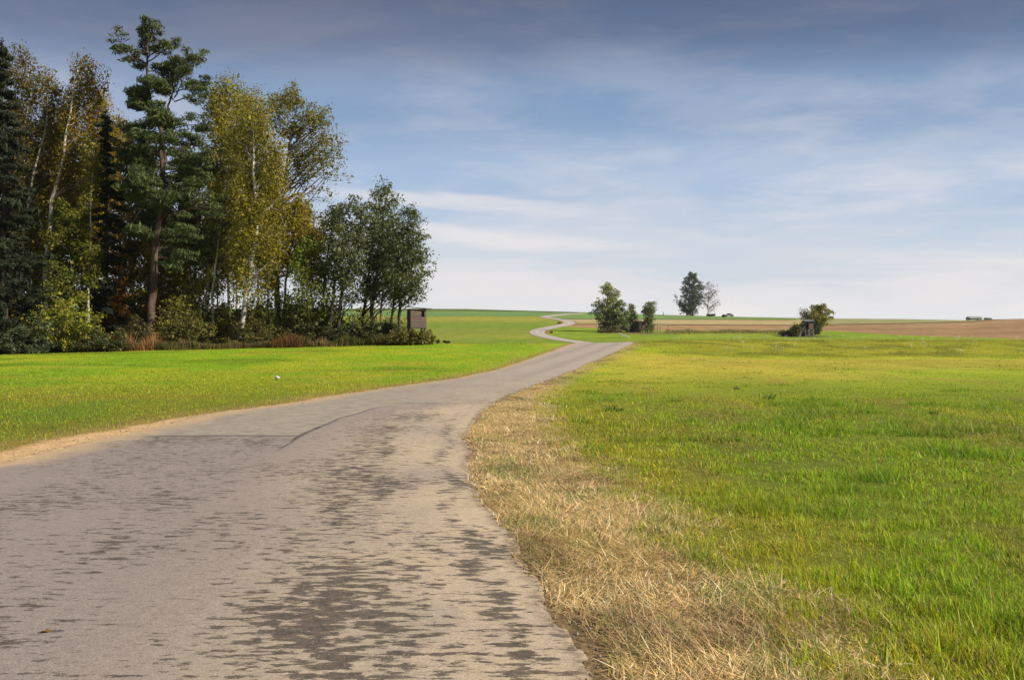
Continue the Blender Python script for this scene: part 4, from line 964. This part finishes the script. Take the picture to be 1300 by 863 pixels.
mb = MB(); wall_planks(mb, -w2, w2, -d2, z0, z1, .03, 'x', 7, r_, hole=(.18, .38, z0 + (z1 - z0) * .70, z0 + (z1 - z0) * .84)); mb.build('front_wall', M_plank, root)
mb = MB(); wall_planks(mb, -d2 + .02, d2, -w2 + .0, z0, z1, .03, 'y', 7, r_); mb.build('side_wall', M_plank_shade, root); mb = MB(); wall_planks(mb, -d2 + .02, d2, w2, z0, z1, .03, 'y', 7, r_)
mb.build('side_wall', M_plank_shade, root)
mb = MB(); wall_planks(mb, -w2, w2, d2 + .04, z0, z1, .03, 'x', 7, r_); mb.box((0, 0, z0 - .03), (w2 * 2 + .06, d2 * 2 + .1, .05)); mb.build('back_wall_and_floor'.replace('_and_floor', ''), M_plank_shade, root)
mb = MB(); q_ = [(-w2 - .12, -d2 - .18, z1 + .10), (w2 + .32, -d2 - .18, z1 + .0), (w2 + .32, d2 + .15, z1 + .06), (-w2 - .12, d2 + .15, z1 + .16)]
mb.add(q_ + [(a, c, d - .05) for a, c, d in q_], [(0, 1, 2, 3), (7, 6, 5, 4), (0, 4, 5, 1), (1, 5, 6, 2), (2, 6, 7, 3), (3, 7, 4, 0)]); mb.build('roof', M_roof, root)
mb = MB(); mb.box((.28, -d2 + .035, z0 + (z1 - z0) * .77), (.24, .02, .22)); mb.build('window_black', M_dark, root)  # black panel behind the hole, painted to stand for the shade inside the cabin
for (sx, sy) in ((-1, -1), (1, -1), (1, 1), (-1, 1)):
    mb = MB(); mb.beam((sx * (w2 - .08) * 1.15, sy * (d2 - .06) * 1.1, -.1), (sx * (w2 - .08), sy * (d2 - .06), z0 - .055), .11); mb.build('leg', M_pole, root)

# ---------------------------------------------------------------- raised hide on the right
Xh, Yh = solve(1025, 427.6, 195, 300); b = (Xh, Yh, H(Xh, Yh)); m_ = Yh / F
root = thing('raised_hide', 'dark raised hunting hide with crossed grey legs beside the yellow bush', 'hunting hide', b, rz=R(14))
W2 = .98; D2 = .85; z0 = 1.75; z1 = 3.5
mb = MB(); wall_planks(mb, -W2 * .15, W2, -D2, z0, z1 - .45, .04, 'x', 7, r_); mb.build('front_wall', mat_wood('brown_planks', (.075, .05, .045), (.14, .10, .09), .2), root)
mb = MB(); wall_planks(mb, -D2, D2, -W2, z0 - .05, z1, .04, 'y', 7, r_, hole=(-.25, .25, z1 - .75, z1 - .3)); mb.build('side_wall', M_plank_shade, root); mb = MB(); wall_planks(mb, -D2, D2, W2, z0, z1, .04, 'y', 7, r_); mb.build('side_wall', M_plank_shade, root)
mb = MB(); wall_planks(mb, -W2, W2, D2, z0, z1 - .05, .04, 'x', 7, r_, hole=(-.9, -.35, z1 - .8, z1 - .35)); mb.box((0, 0, z0 - .03), (W2 * 2, D2 * 2, .06)); mb.build('back_wall', M_plank_shade, root)
mb = MB(); q_ = [(-W2 - .2, -D2 - .3, z1 + .02), (W2 + .2, -D2 - .3, z1 + .02), (W2 + .2, D2 + .2, z1 + .38), (-W2 - .2, D2 + .2, z1 + .38)]
mb.add(q_ + [(a, c, d - .06) for a, c, d in q_], [(0, 1, 2, 3), (7, 6, 5, 4), (0, 4, 5, 1), (1, 5, 6, 2), (2, 6, 7, 3), (3, 7, 4, 0)]); mb.build('roof', mat_plain('sheet_roof', (.16, .17, .19), .45, .4), root)
for (sx, sy) in ((-1, -1), (1, -1), (1, 1), (-1, 1)):
    mb = MB(); mb.beam((sx * W2 * 1.05, sy * D2 * 1.25, -.1), (sx * W2 * .95, sy * D2 * .95, z0 - .07), .13); mb.build('leg', M_pole, root)
for (a, c) in (((-.2, -D2 * 1.2, .35), (1.1, -D2 * 1.1, 1.6)), ((1.1, -D2 * 1.24, .35), (-.2, -D2 * 1.06, 1.6)), ((-.3, -D2 * 1.3, .3), (1.2, -D2 * 1.3, .3)), ((-.2, -D2 * 1.18, -.1), (-.2, -D2 * 1.02, z0 - .07))):
    mb = MB(); mb.beam(a, c, .10); mb.build('brace', M_pole, root)
mb = MB()
for o_ in (-.22, .22): mb.beam((-W2 - 1.5, o_ - .5, -.1), (-W2 - .06, o_ - .5, z0 + .6), .10)
for k_ in range(6): t = (k_ + .7) / 7; mb.beam((-W2 - 1.5 + 1.44 * t, -.74, t * (z0 + .6)), (-W2 - 1.5 + 1.44 * t, -.26, t * (z0 + .6)), .07)
mb.build('ladder', M_pole, root)
def farbush(label, px, base_y, width, top, seed, pal, n=26, leaves=30, name='bush', cat='bush', size=.28, sig=.42, depthoff=0, group=None, keep=1.0, bot=.15):
    X, Yv = solve(px, base_y, 195, 478); Yv += depthoff; X = (px - CX) / F * Yv
    return bush(label, px, Yv, width, top, seed, pal, n, leaves, sig, size, name, group, keep=keep, bot=bot)
farbush('low yellow green bush left of the raised hide', 1006, 427.3, 24, 411, 201, [(.16, .17, .03), (.22, .21, .03), (.10, .10, .03)], 18, 20, depthoff=2)
farbush('dark bush behind the legs of the raised hide', 1028, 427.4, 30, 408, 202, [(.04, .05, .02), (.06, .07, .02)], 26, 36, depthoff=3.5)
farbush('dry pale low bush left of the yellow green bush', 997, 427.3, 14, 419, 203, [(.20, .17, .09), (.13, .12, .05)], 10, 18, depthoff=2)
# the yellow tree behind the hide
X, Yt = solve(1034, 427.0, 195, 300); Yt += 5
broadleaf('small_tree', 'bushy yellow green tree with rounded crown behind the raised hide', 1034, Yt, [[(1036, 415), (1038, 405), (1040, 398)]],
          [(388, 1030, 1050), (394, 1022, 1056), (401, 1020, 1056), (408, 1026, 1050), (416, 1030, 1044)], 204, [(.28, .26, .03), (.34, .30, .03), (.18, .18, .03), (.12, .13, .03)], 40, .12, 22, .42, .30)
broadleaf('bare_tree', 'thin leafless grey shrub tree behind the roof of the raised hide', 1020, Yt + 1, [[(1020, 410), (1019, 400), (1017, 394)], [(1022, 427), (1023, 405), (1024, 393)]],
          [(391, 1014, 1026), (398, 1013, 1028), (405, 1014, 1028)], 205, [(.15, .14, .08)], 26, .07, 3, .4, .22, bark=M_bark_grey)
# ---------------------------------------------------------------- the bushes in mid distance
X, Yg = solve(775, 421.3, 195, 400)
VG = 'trees and bushes beside the white plank'
broadleaf('willow_tree', 'tallest leafy tree of the clump beside the white plank', 771, Yg, [[(771, 405), (771, 385), (770, 365)]],
          [(360, 764, 776), (370, 758, 786), (382, 750, 788), (395, 748, 790), (408, 752, 788), (417, 760, 786)], 211, [(.20, .23, .09), (.25, .28, .10), (.15, .175, .07), (.30, .31, .10)], 70, .18, 16, .42, .28, group=VG, nsub=7)
broadleaf('willow_tree', 'lower dark green rounded tree in the clump between the tallest tree and slim ones', 788, Yg - 2, [[(788, 410), (787, 395), (787, 386)]],
          [(382, 782, 792), (392, 776, 798), (404, 772, 800), (417, 774, 800)], 212, [(.17, .21, .08), (.21, .25, .09), (.13, .16, .07)], 46, .13, 22, .42, .28, group=VG)
broadleaf('willow_tree', 'slim see-through sapling with pointed top right of the clump', 801, Yg, [[(801, 405), (801, 395), (802, 386)]],
          [(386, 799, 804), (396, 796, 808), (408, 796, 808), (416, 797, 807)], 213, [(.18, .19, .08), (.22, .23, .08), (.14, .15, .07)], 32, .08, 10, .45, .24, group=VG)
broadleaf('willow_tree', 'separate upright tree standing right of the clump and the white plank', 822, Yg - 3, [[(822, 410), (823, 398), (826, 386)], [(820, 421), (818, 405), (816, 390)]],
          [(383, 826, 832), (390, 813, 834), (400, 815, 831), (410, 816, 830), (419, 815, 831)], 214, [(.12, .15, .05), (.21, .24, .07), (.11, .13, .05)], 40, .10, 16, .42, .26, group=VG)
farbush('dark low shrub between the slim sapling and the separate upright tree', 806, 421.5, 18, 408, 215, [(.05, .05, .025), (.07, .06, .03)], 18, 30, group=VG)
farbush('dry brown low shrub at the foot of the tallest clump tree', 772, 422.3, 34, 417, 216, [(.12, .09, .045), (.08, .075, .03)], 16, 24, size=.22, sig=.3, group=VG)
farbush('reddish brown weed patch behind the slim sapling', 812, 417.5, 16, 406, 217, [(.14, .08, .045), (.10, .07, .04)], 14, 20, group=VG)
# weedy strip on the right of them
n = 6000; r_ = np.random.default_rng(94); pxs = r_.uniform(845, 990, n); pys = 0
tab = {}
Yv = np.array([solve(a, 421.8, 195, 400)[1] for a in np.linspace(840, 995, 20)]); Yv = np.interp(pxs, np.linspace(840, 995, 20), Yv) + r_.normal(0, 4, n); X = (pxs - CX) / F * Yv
C = np.array([(.17, .19, .06), (.23, .22, .07), (.28, .23, .11)])[r_.integers(0, 3, n)] * r_.uniform(.7, 1.3, (n, 1))
me = blades('weed_strip', X, Yv, hground(X, Yv), (.1 + .8 * vn(pxs * .11, Yv * 0, 95)) * r_.uniform(.4, 1.1, n), np.full(n, .22), np.abs(r_.normal(.35, .25, n)), r_.uniform(0, 6.28, n), C, M_herb, 2)
tag(link('weed_strip', me), 'dark strip of tall weeds along the far ditch', 'weeds', kind='stuff')
# fallen white plank
Xa, Ya = solve(791.5, 429.0, 195, 300); M_white = mat_plain('white_paint', (.72, .72, .70), .5, .3, .06)
root = thing('fallen_plank', 'white painted beam lying tilted on the grass before the bushes', 'beam', (Xa, Ya, H(Xa, Ya)), rz=R(-8))
mb = MB(); mb.beam((-1.15, .3, .95), (1.15, -.3, .15), .34, .22); mb.build('beam', M_white, root); mb = MB(); mb.beam((-.9, .2, .0), (-.85, .22, .66), .09); mb.build('prop', M_white, root)
# ---------------------------------------------------------------- on the ridge
Yr = 474.0
broadleaf('linden_tree', 'big solitary dark tree on the ridge', 879, Yr, [[(879.5, 392), (880, 370), (880, 352)]],
          [(346, 875, 885), (354, 869, 889), (362, 865, 895), (370, 862, 899), (376, 857, 897), (383, 856, 895), (389, 861, 892), (395, 866, 892)], 221,
          [(.10, .135, .11), (.13, .165, .13), (.08, .105, .09)], 104, .36, 18, .55, .42, nsub=7, depth=.8)
broadleaf('bare_birch', 'nearly leafless pale birch right of the solitary dark tree', 899, Yr + 2, [[(898.5, 392), (899.5, 378), (900, 360)]],
          [(358, 896, 904), (365, 894, 910), (374, 893, 914), (384, 892, 914), (392, 893, 908)], 222, [(.20, .13, .10), (.12, .10, .09)], 46, .20, 4, .9, .36, bark=M_bark_grey, nsub=6)
b = base_at(902, Yr - 1); bush('low dark shrub at the foot of the leafless birch', 902, Yr - 1, 11, 398.2, 223, [(.04, .055, .03)], 14, 24, .4, .4, group=None)
M_pale = mat_plain('pale_plaster', (.60, .58, .56), .8, .2, .1)
b = base_at(875, Yr + 3); root = thing('small_hut', 'small pale hut half hidden under the solitary dark tree', 'hut', b, rz=.2)
mb = MB(); mb.box((0, 0, 1.15), (2.5, 2.2, 2.3)); mb.build('walls', M_pale, root)
mb = MB(); mb.add([(-1.45, -1.3, 2.3), (1.45, -1.3, 2.3), (1.45, 1.3, 2.3), (-1.45, 1.3, 2.3), (-1.45, 0, 3.1), (1.45, 0, 3.1)], [(0, 1, 5, 4), (2, 3, 4, 5), (0, 4, 3), (1, 2, 5), (3, 2, 1, 0)]); mb.build('roof', mat_plain('grey_roof', (.30, .29, .29), .8), root)
mb = MB(); mb.box((.2, -1.12, .95), (.8, .06, 1.9)); mb.build('door', mat_plain('door_brown', (.20, .16, .13), .7), root)
# parked car
def car(px, Yc, rz):
    b = base_at(px, Yc); root = thing('parked_car', 'dark grey car parked on the ridge right of the bare birch', 'car', b, rz=rz)
    prof = [(-2.1, .35), (-2.15, .75), (-1.75, .95), (-1.35, 1.42), (-.6, 1.60), (.5, 1.58), (1.15, 1.10), (1.95, .95), (2.15, .7), (2.12, .35)]
    mb = MB(); n_ = len(prof); V = []
    for sgn in (-1, 1):
        for (a, c) in prof: V.append((a, sgn * (.86 if c < 1.1 else .68), c))
    F_ = [tuple(range(n_)), tuple(range(2 * n_ - 1, n_ - 1, -1))] + [(i_, i_ + n_, (i_ + 1) % n_ + n_, (i_ + 1) % n_) for i_ in range(n_)]
    mb.add(V, [tuple(reversed(f)) for f in F_]); mb.build('body', mat_plain('car_paint', (.10, .10, .13), .3, .5, .05), root)
    for sgn in (-1, 1):
        mb = MB(); y0, y1 = sgn * .80, sgn * .70
        mb.add([(-1.3, y0, 1.02), (.95, y0, 1.04), (.42, y1, 1.48), (-1.1, y1, 1.40)], [(0, 1, 2, 3), (3, 2, 1, 0)]); mb.build('side_window', M_dark, root)
    mb = MB(); mb.add([(1.16, -.62, 1.13), (1.16, .62, 1.13), (.56, .56, 1.58), (.56, -.56, 1.58)], [(0, 1, 2, 3)]); mb.build('windscreen', M_dark, root)
    for a in (-1.35, 1.35):
        for sgn in (-1, 1):
            mb = MB(); mb.tube([(a, sgn * .70, .33), (a, sgn * .90, .33)], [.33, .33], 16); wl_ = mb.build('wheel', mat_plain('tyre', (.02, .02, .02), .8), root)
            mb = MB(); mb.tube([(a, sgn * .90, .33), (a, sgn * .92, .33)], [.19, .19], 12); mb.build('rim', mat_plain('rim_metal', (.4, .4, .42), .4), wl_)
    return root
car(925.5, Yr - 2, R(180 + 12))
farbush('tiny dark shrub in front of the parked car', 918.5, 402.6, 5, 399.3, 224, [(.03, .035, .03)], 8, 18, size=.35, sig=.3)
# barns on the far right skyline
def barn(px, Yc, Lx, Hh, label, rz=0.0):
    b = base_at(px, Yc); root = thing('barn', label, 'barn', b, 'farm buildings on the right skyline', rz)
    mb = MB(); mb.box((0, 0, Hh * .22), (Lx, 5, Hh * .56)); mb.build('walls', mat_plain('barn_wall', (.40, .41, .38), .8), root)
    h0, h1 = Hh * .5, Hh
    mb = MB(); a = Lx / 2 + .3; mb.add([(-a, -3, h0), (a, -3, h0), (a, 3, h0), (-a, 3, h0), (-a, 0, h1), (a, 0, h1)], [(0, 1, 5, 4), (2, 3, 4, 5), (0, 4, 3), (1, 2, 5), (3, 2, 1, 0)]); mb.build('roof', mat_plain('barn_roof', (.27, .31, .29), .7), root)
    mb = MB(); mb.box((Lx * .1, -2.53, Hh * .2), (Lx * .14, .08, Hh * .4)); mb.build('door', mat_plain('barn_door', (.12, .11, .10), .7), root)
barn(1236.5, 492, 5.8, 1.9, 'long low grey barn on the right skyline')
barn(1254, 492, 1.7, 1.2, 'tiny grey shed just right of the long barn')
b = base_at(1055, 470); root = thing('trailer', 'small dark farm trailer on the ridge right of the raised hide', 'trailer', b)
mb = MB(); mb.box((0, 0, .95), (1.9, 1.6, .6)); mb.build('load_box', mat_plain('trailer_box', (.07, .08, .09), .6), root)
for a in (-.5, .5):
    mb = MB(); mb.tube([(a, -.85, .35), (a, .85, .35)], [.35, .35], 12); mb.build('wheels', mat_plain('trailer_tyre', (.02, .02, .02), .8), root)
mb = MB(); mb.beam((.9, 0, .5), (2.0, 0, .45), .1); mb.build('drawbar', M_roof, root)
def post(px, py, Hh, label, wd=.12, group=None):
    X, Yv = solve(px, py, 195, 474); b = (X, Yv, H(X, Yv)); mb = MB(); mb.tube([(0, 0, -.2), (.02, 0, Hh * .5), (0, 0, Hh)], [wd, wd * .9, wd * .8], 8)
    o_ = mb.build('post', M_pole, loc=b); return tag(o_, label, 'post', group)
post(842, 401.6, 1.9, 'thin dark pole standing alone on the ridge left of the solitary tree', .18)
for (a, lab) in ((834.5, 'tallest grey post beside the separate upright tree'), (838, 'short grey post right of the tallest grey post'), (848, 'short grey post at the left end of the weed strip')):
    post(a, 421.5, 2.2 if a == 834.5 else 1.4, lab, .1, 'weathered posts by the weed strip')
# roadside shrublets at the far bends
farbush('tiny dark shrub inside the lower far bend of the road', 700, 422.6, 4, 420.6, 231, [(.03, .025, .02)], 8, 14, size=.16, sig=.16)
farbush('tiny rusty shrub inside the upper far bend of the road', 710, 410.8, 5, 408.6, 232, [(.22, .09, .03), (.12, .06, .03)], 8, 14, size=.2, sig=.2)

# ---------------------------------------------------------------- small things in the meadow
# white umbels on the bank
n = 260; r_ = np.random.default_rng(97); X = np.concatenate([r_.uniform(11, 45, 200), r_.uniform(11, 45, 60)]); Yv = r_.uniform(54, 74, n)
k_ = vn(X * .4, Yv * .5, 98) > .5; X, Yv = X[k_], Yv[k_]; n = len(X); Z = hground(X, Yv) + r_.uniform(.12, .32, n)
mb = MB()
for i_ in range(n):
    m = int(r_.integers(2, 5))
    for q in range(m):
        c = np.array([X[i_], Yv[i_], Z[i_]]) + r_.normal(size=3) * (.07, .07, .025); s_ = r_.uniform(.012, .028)
        mb.add([c + (-s_, -s_, 0), c + (s_, -s_, 0), c + (s_, s_, .01), c + (-s_, s_, 0), c + (0, 0, .04)], [(0, 1, 4), (1, 2, 4), (2, 3, 4), (3, 0, 4), (3, 2, 1, 0)])
    mb.tube([(X[i_], Yv[i_], Z[i_] - .35), (X[i_], Yv[i_], Z[i_])], [.005, .005], 3, False)
o_ = mb.build('wildflowers', mat_plain('petal_white', (.50, .50, .40), .8, .1, .1)); tag(o_, 'scattered small white flowers on the grassy bank', 'wildflowers', kind='stuff')
def weed(px, py, s_, seed, label, pal=((.09, .18, .025), (.12, .22, .035))):
    X, Yv = solve(px, py, 2, 64); r_ = np.random.default_rng(seed); n = 44; pal = np.array(pal)
    C = pal[r_.integers(0, len(pal), n)] * r_.uniform(.7, 1.3, (n, 1))
    me = blades('weed_plant', r_.normal(0, s_ * .35, n), r_.normal(0, s_ * .35, n), np.zeros(n), s_ * r_.uniform(.5, 1, n), np.full(n, s_ * .16), np.abs(r_.normal(.95, .35, n)), r_.uniform(0, 6.28, n), C, M_grass, 4)
    tag(link('weed_plant', me, loc=(X, Yv, H(X, Yv))), label, 'weed', 'broad leaved weeds in the right meadow')
weed(976, 506, .20, 301, 'dark green weed plant alone in the middle of the right meadow')
weed(936, 494, .12, 302, 'small dark weed left of the dark green weed plant', ((.06, .07, .03), (.09, .08, .03)))
weed(1185, 526, .15, 303, 'bright green weed tuft far right in the meadow', ((.10, .20, .03), (.13, .24, .03)))
weed(778, 522, .2, 304, 'green weed tuft near the straw verge at mid distance', ((.09, .18, .02), (.12, .2, .03)))
# pale stone in the left meadow and a yellow leaf on the road
X, Yv = solve(352, 482, 2, 64); r_ = np.random.default_rng(9)
mb = MB(); u = []
for a in range(5):
    for c in range(8):
        th = math.pi * a / 4; ph = 2 * math.pi * c / 8; k_ = 1 + .15 * r_.normal(); u.append((.08 * k_ * math.sin(th) * math.cos(ph), .09 * k_ * math.sin(th) * math.sin(ph), .06 * k_ * math.cos(th) + .04))
mb.add(u, [(a * 8 + c, (a + 1) * 8 + c, (a + 1) * 8 + (c + 1) % 8, a * 8 + (c + 1) % 8) for a in range(4) for c in range(8)])
tag(mb.build('stone', mat_plain('pale_stone', (.5, .5, .47), .8), loc=(X, Yv, H(X, Yv) + .03), smooth=True), 'pale stone lying in the grass between road and wood', 'stone')
def fallen_leaf(px, py, s_, col, label):
    X, Yv = solve(px, py, 2, 64); kx = (X - float(edgeL([Yv])[0]))
    z_ = float(hsmooth([X], [Yv])[0]) + .05 * max(Yv / 30, .25) * (float(fbm(X * .35, Yv * .35, 11, 3)) - .5) + .029
    mb = MB(); mb.add([(-s_, 0, 0), (-.4 * s_, -.45 * s_, .012), (.4 * s_, -.4 * s_, .010), (s_, 0, .004), (.4 * s_, .4 * s_, .014), (-.4 * s_, .45 * s_, .010), (0, 0, .002)], [(0, 1, 6), (1, 2, 6), (2, 3, 6), (3, 4, 6), (4, 5, 6), (5, 0, 6)])
    mb.tube([(s_, 0, .004), (s_ * 1.5, .01, .008)], [.0015, .001], 4)
    o_ = mb.build('fallen_leaf', mat_plain('dry_leaf', col, .6), loc=(X, Yv, z_)); o_.rotation_euler = (.1, -.1, px); tag(o_, label, 'leaf')
fallen_leaf(56, 811, .028, (.45, .26, .06), 'small yellow brown leaf on the road near the bottom left corner')
# crumbs of asphalt and gravel along the right rim
n = 1500; r_ = np.random.default_rng(99); Yv = 3 + 22 * r_.random(n) ** 1.6; X = edgeR(Yv) + np.abs(r_.normal(.03, .13, n)) - .03; lf = r_.random(n) < .35; Yv = np.where(lf, Yv + 9, Yv); X = np.where(lf, edgeL(Yv) + r_.normal(-.1, .3, n), X); mb = MB(); Z = hground(X, Yv) + .012
oc = np.array([(1, 0, 0), (-1, 0, 0), (0, 1, 0), (0, -1, 0), (0, 0, .7), (0, 0, -.7)], float)
for i_ in range(n):
    s_ = r_.lognormal(-5.1, .5); v = oc * s_ * r_.uniform(.6, 1.3, (6, 3)); mb.add(v + (X[i_], Yv[i_], Z[i_]), [(0, 2, 4), (2, 1, 4), (1, 3, 4), (3, 0, 4), (2, 0, 5), (1, 2, 5), (3, 1, 5), (0, 3, 5)])
o_ = mb.build('gravel', mat_plain('gravel_stone', (.26, .21, .16), .9, .1, .4, scale=40)); tag(o_, 'loose gravel and asphalt crumbs along both rims of the road', 'gravel', kind='stuff')

# ---------------------------------------------------------------- thin autumn haze
m, nt = newmat('haze_air'); v = N(nt, 'ShaderNodeVolumePrincipled'); v.inputs['Density'].default_value = .00009; v.inputs['Color'].default_value = (.92, .94, .98, 1); v.inputs['Anisotropy'].default_value = .2
o_ = N(nt, 'ShaderNodeOutputMaterial'); nt.links.new(v.outputs[0], o_.inputs['Volume'])
mb = MB(); mb.box((0, 0, -5), (2700, 2700, 100)); tag(mb.build('haze', m), 'thin pale haze over the fields', 'haze', kind='stuff')
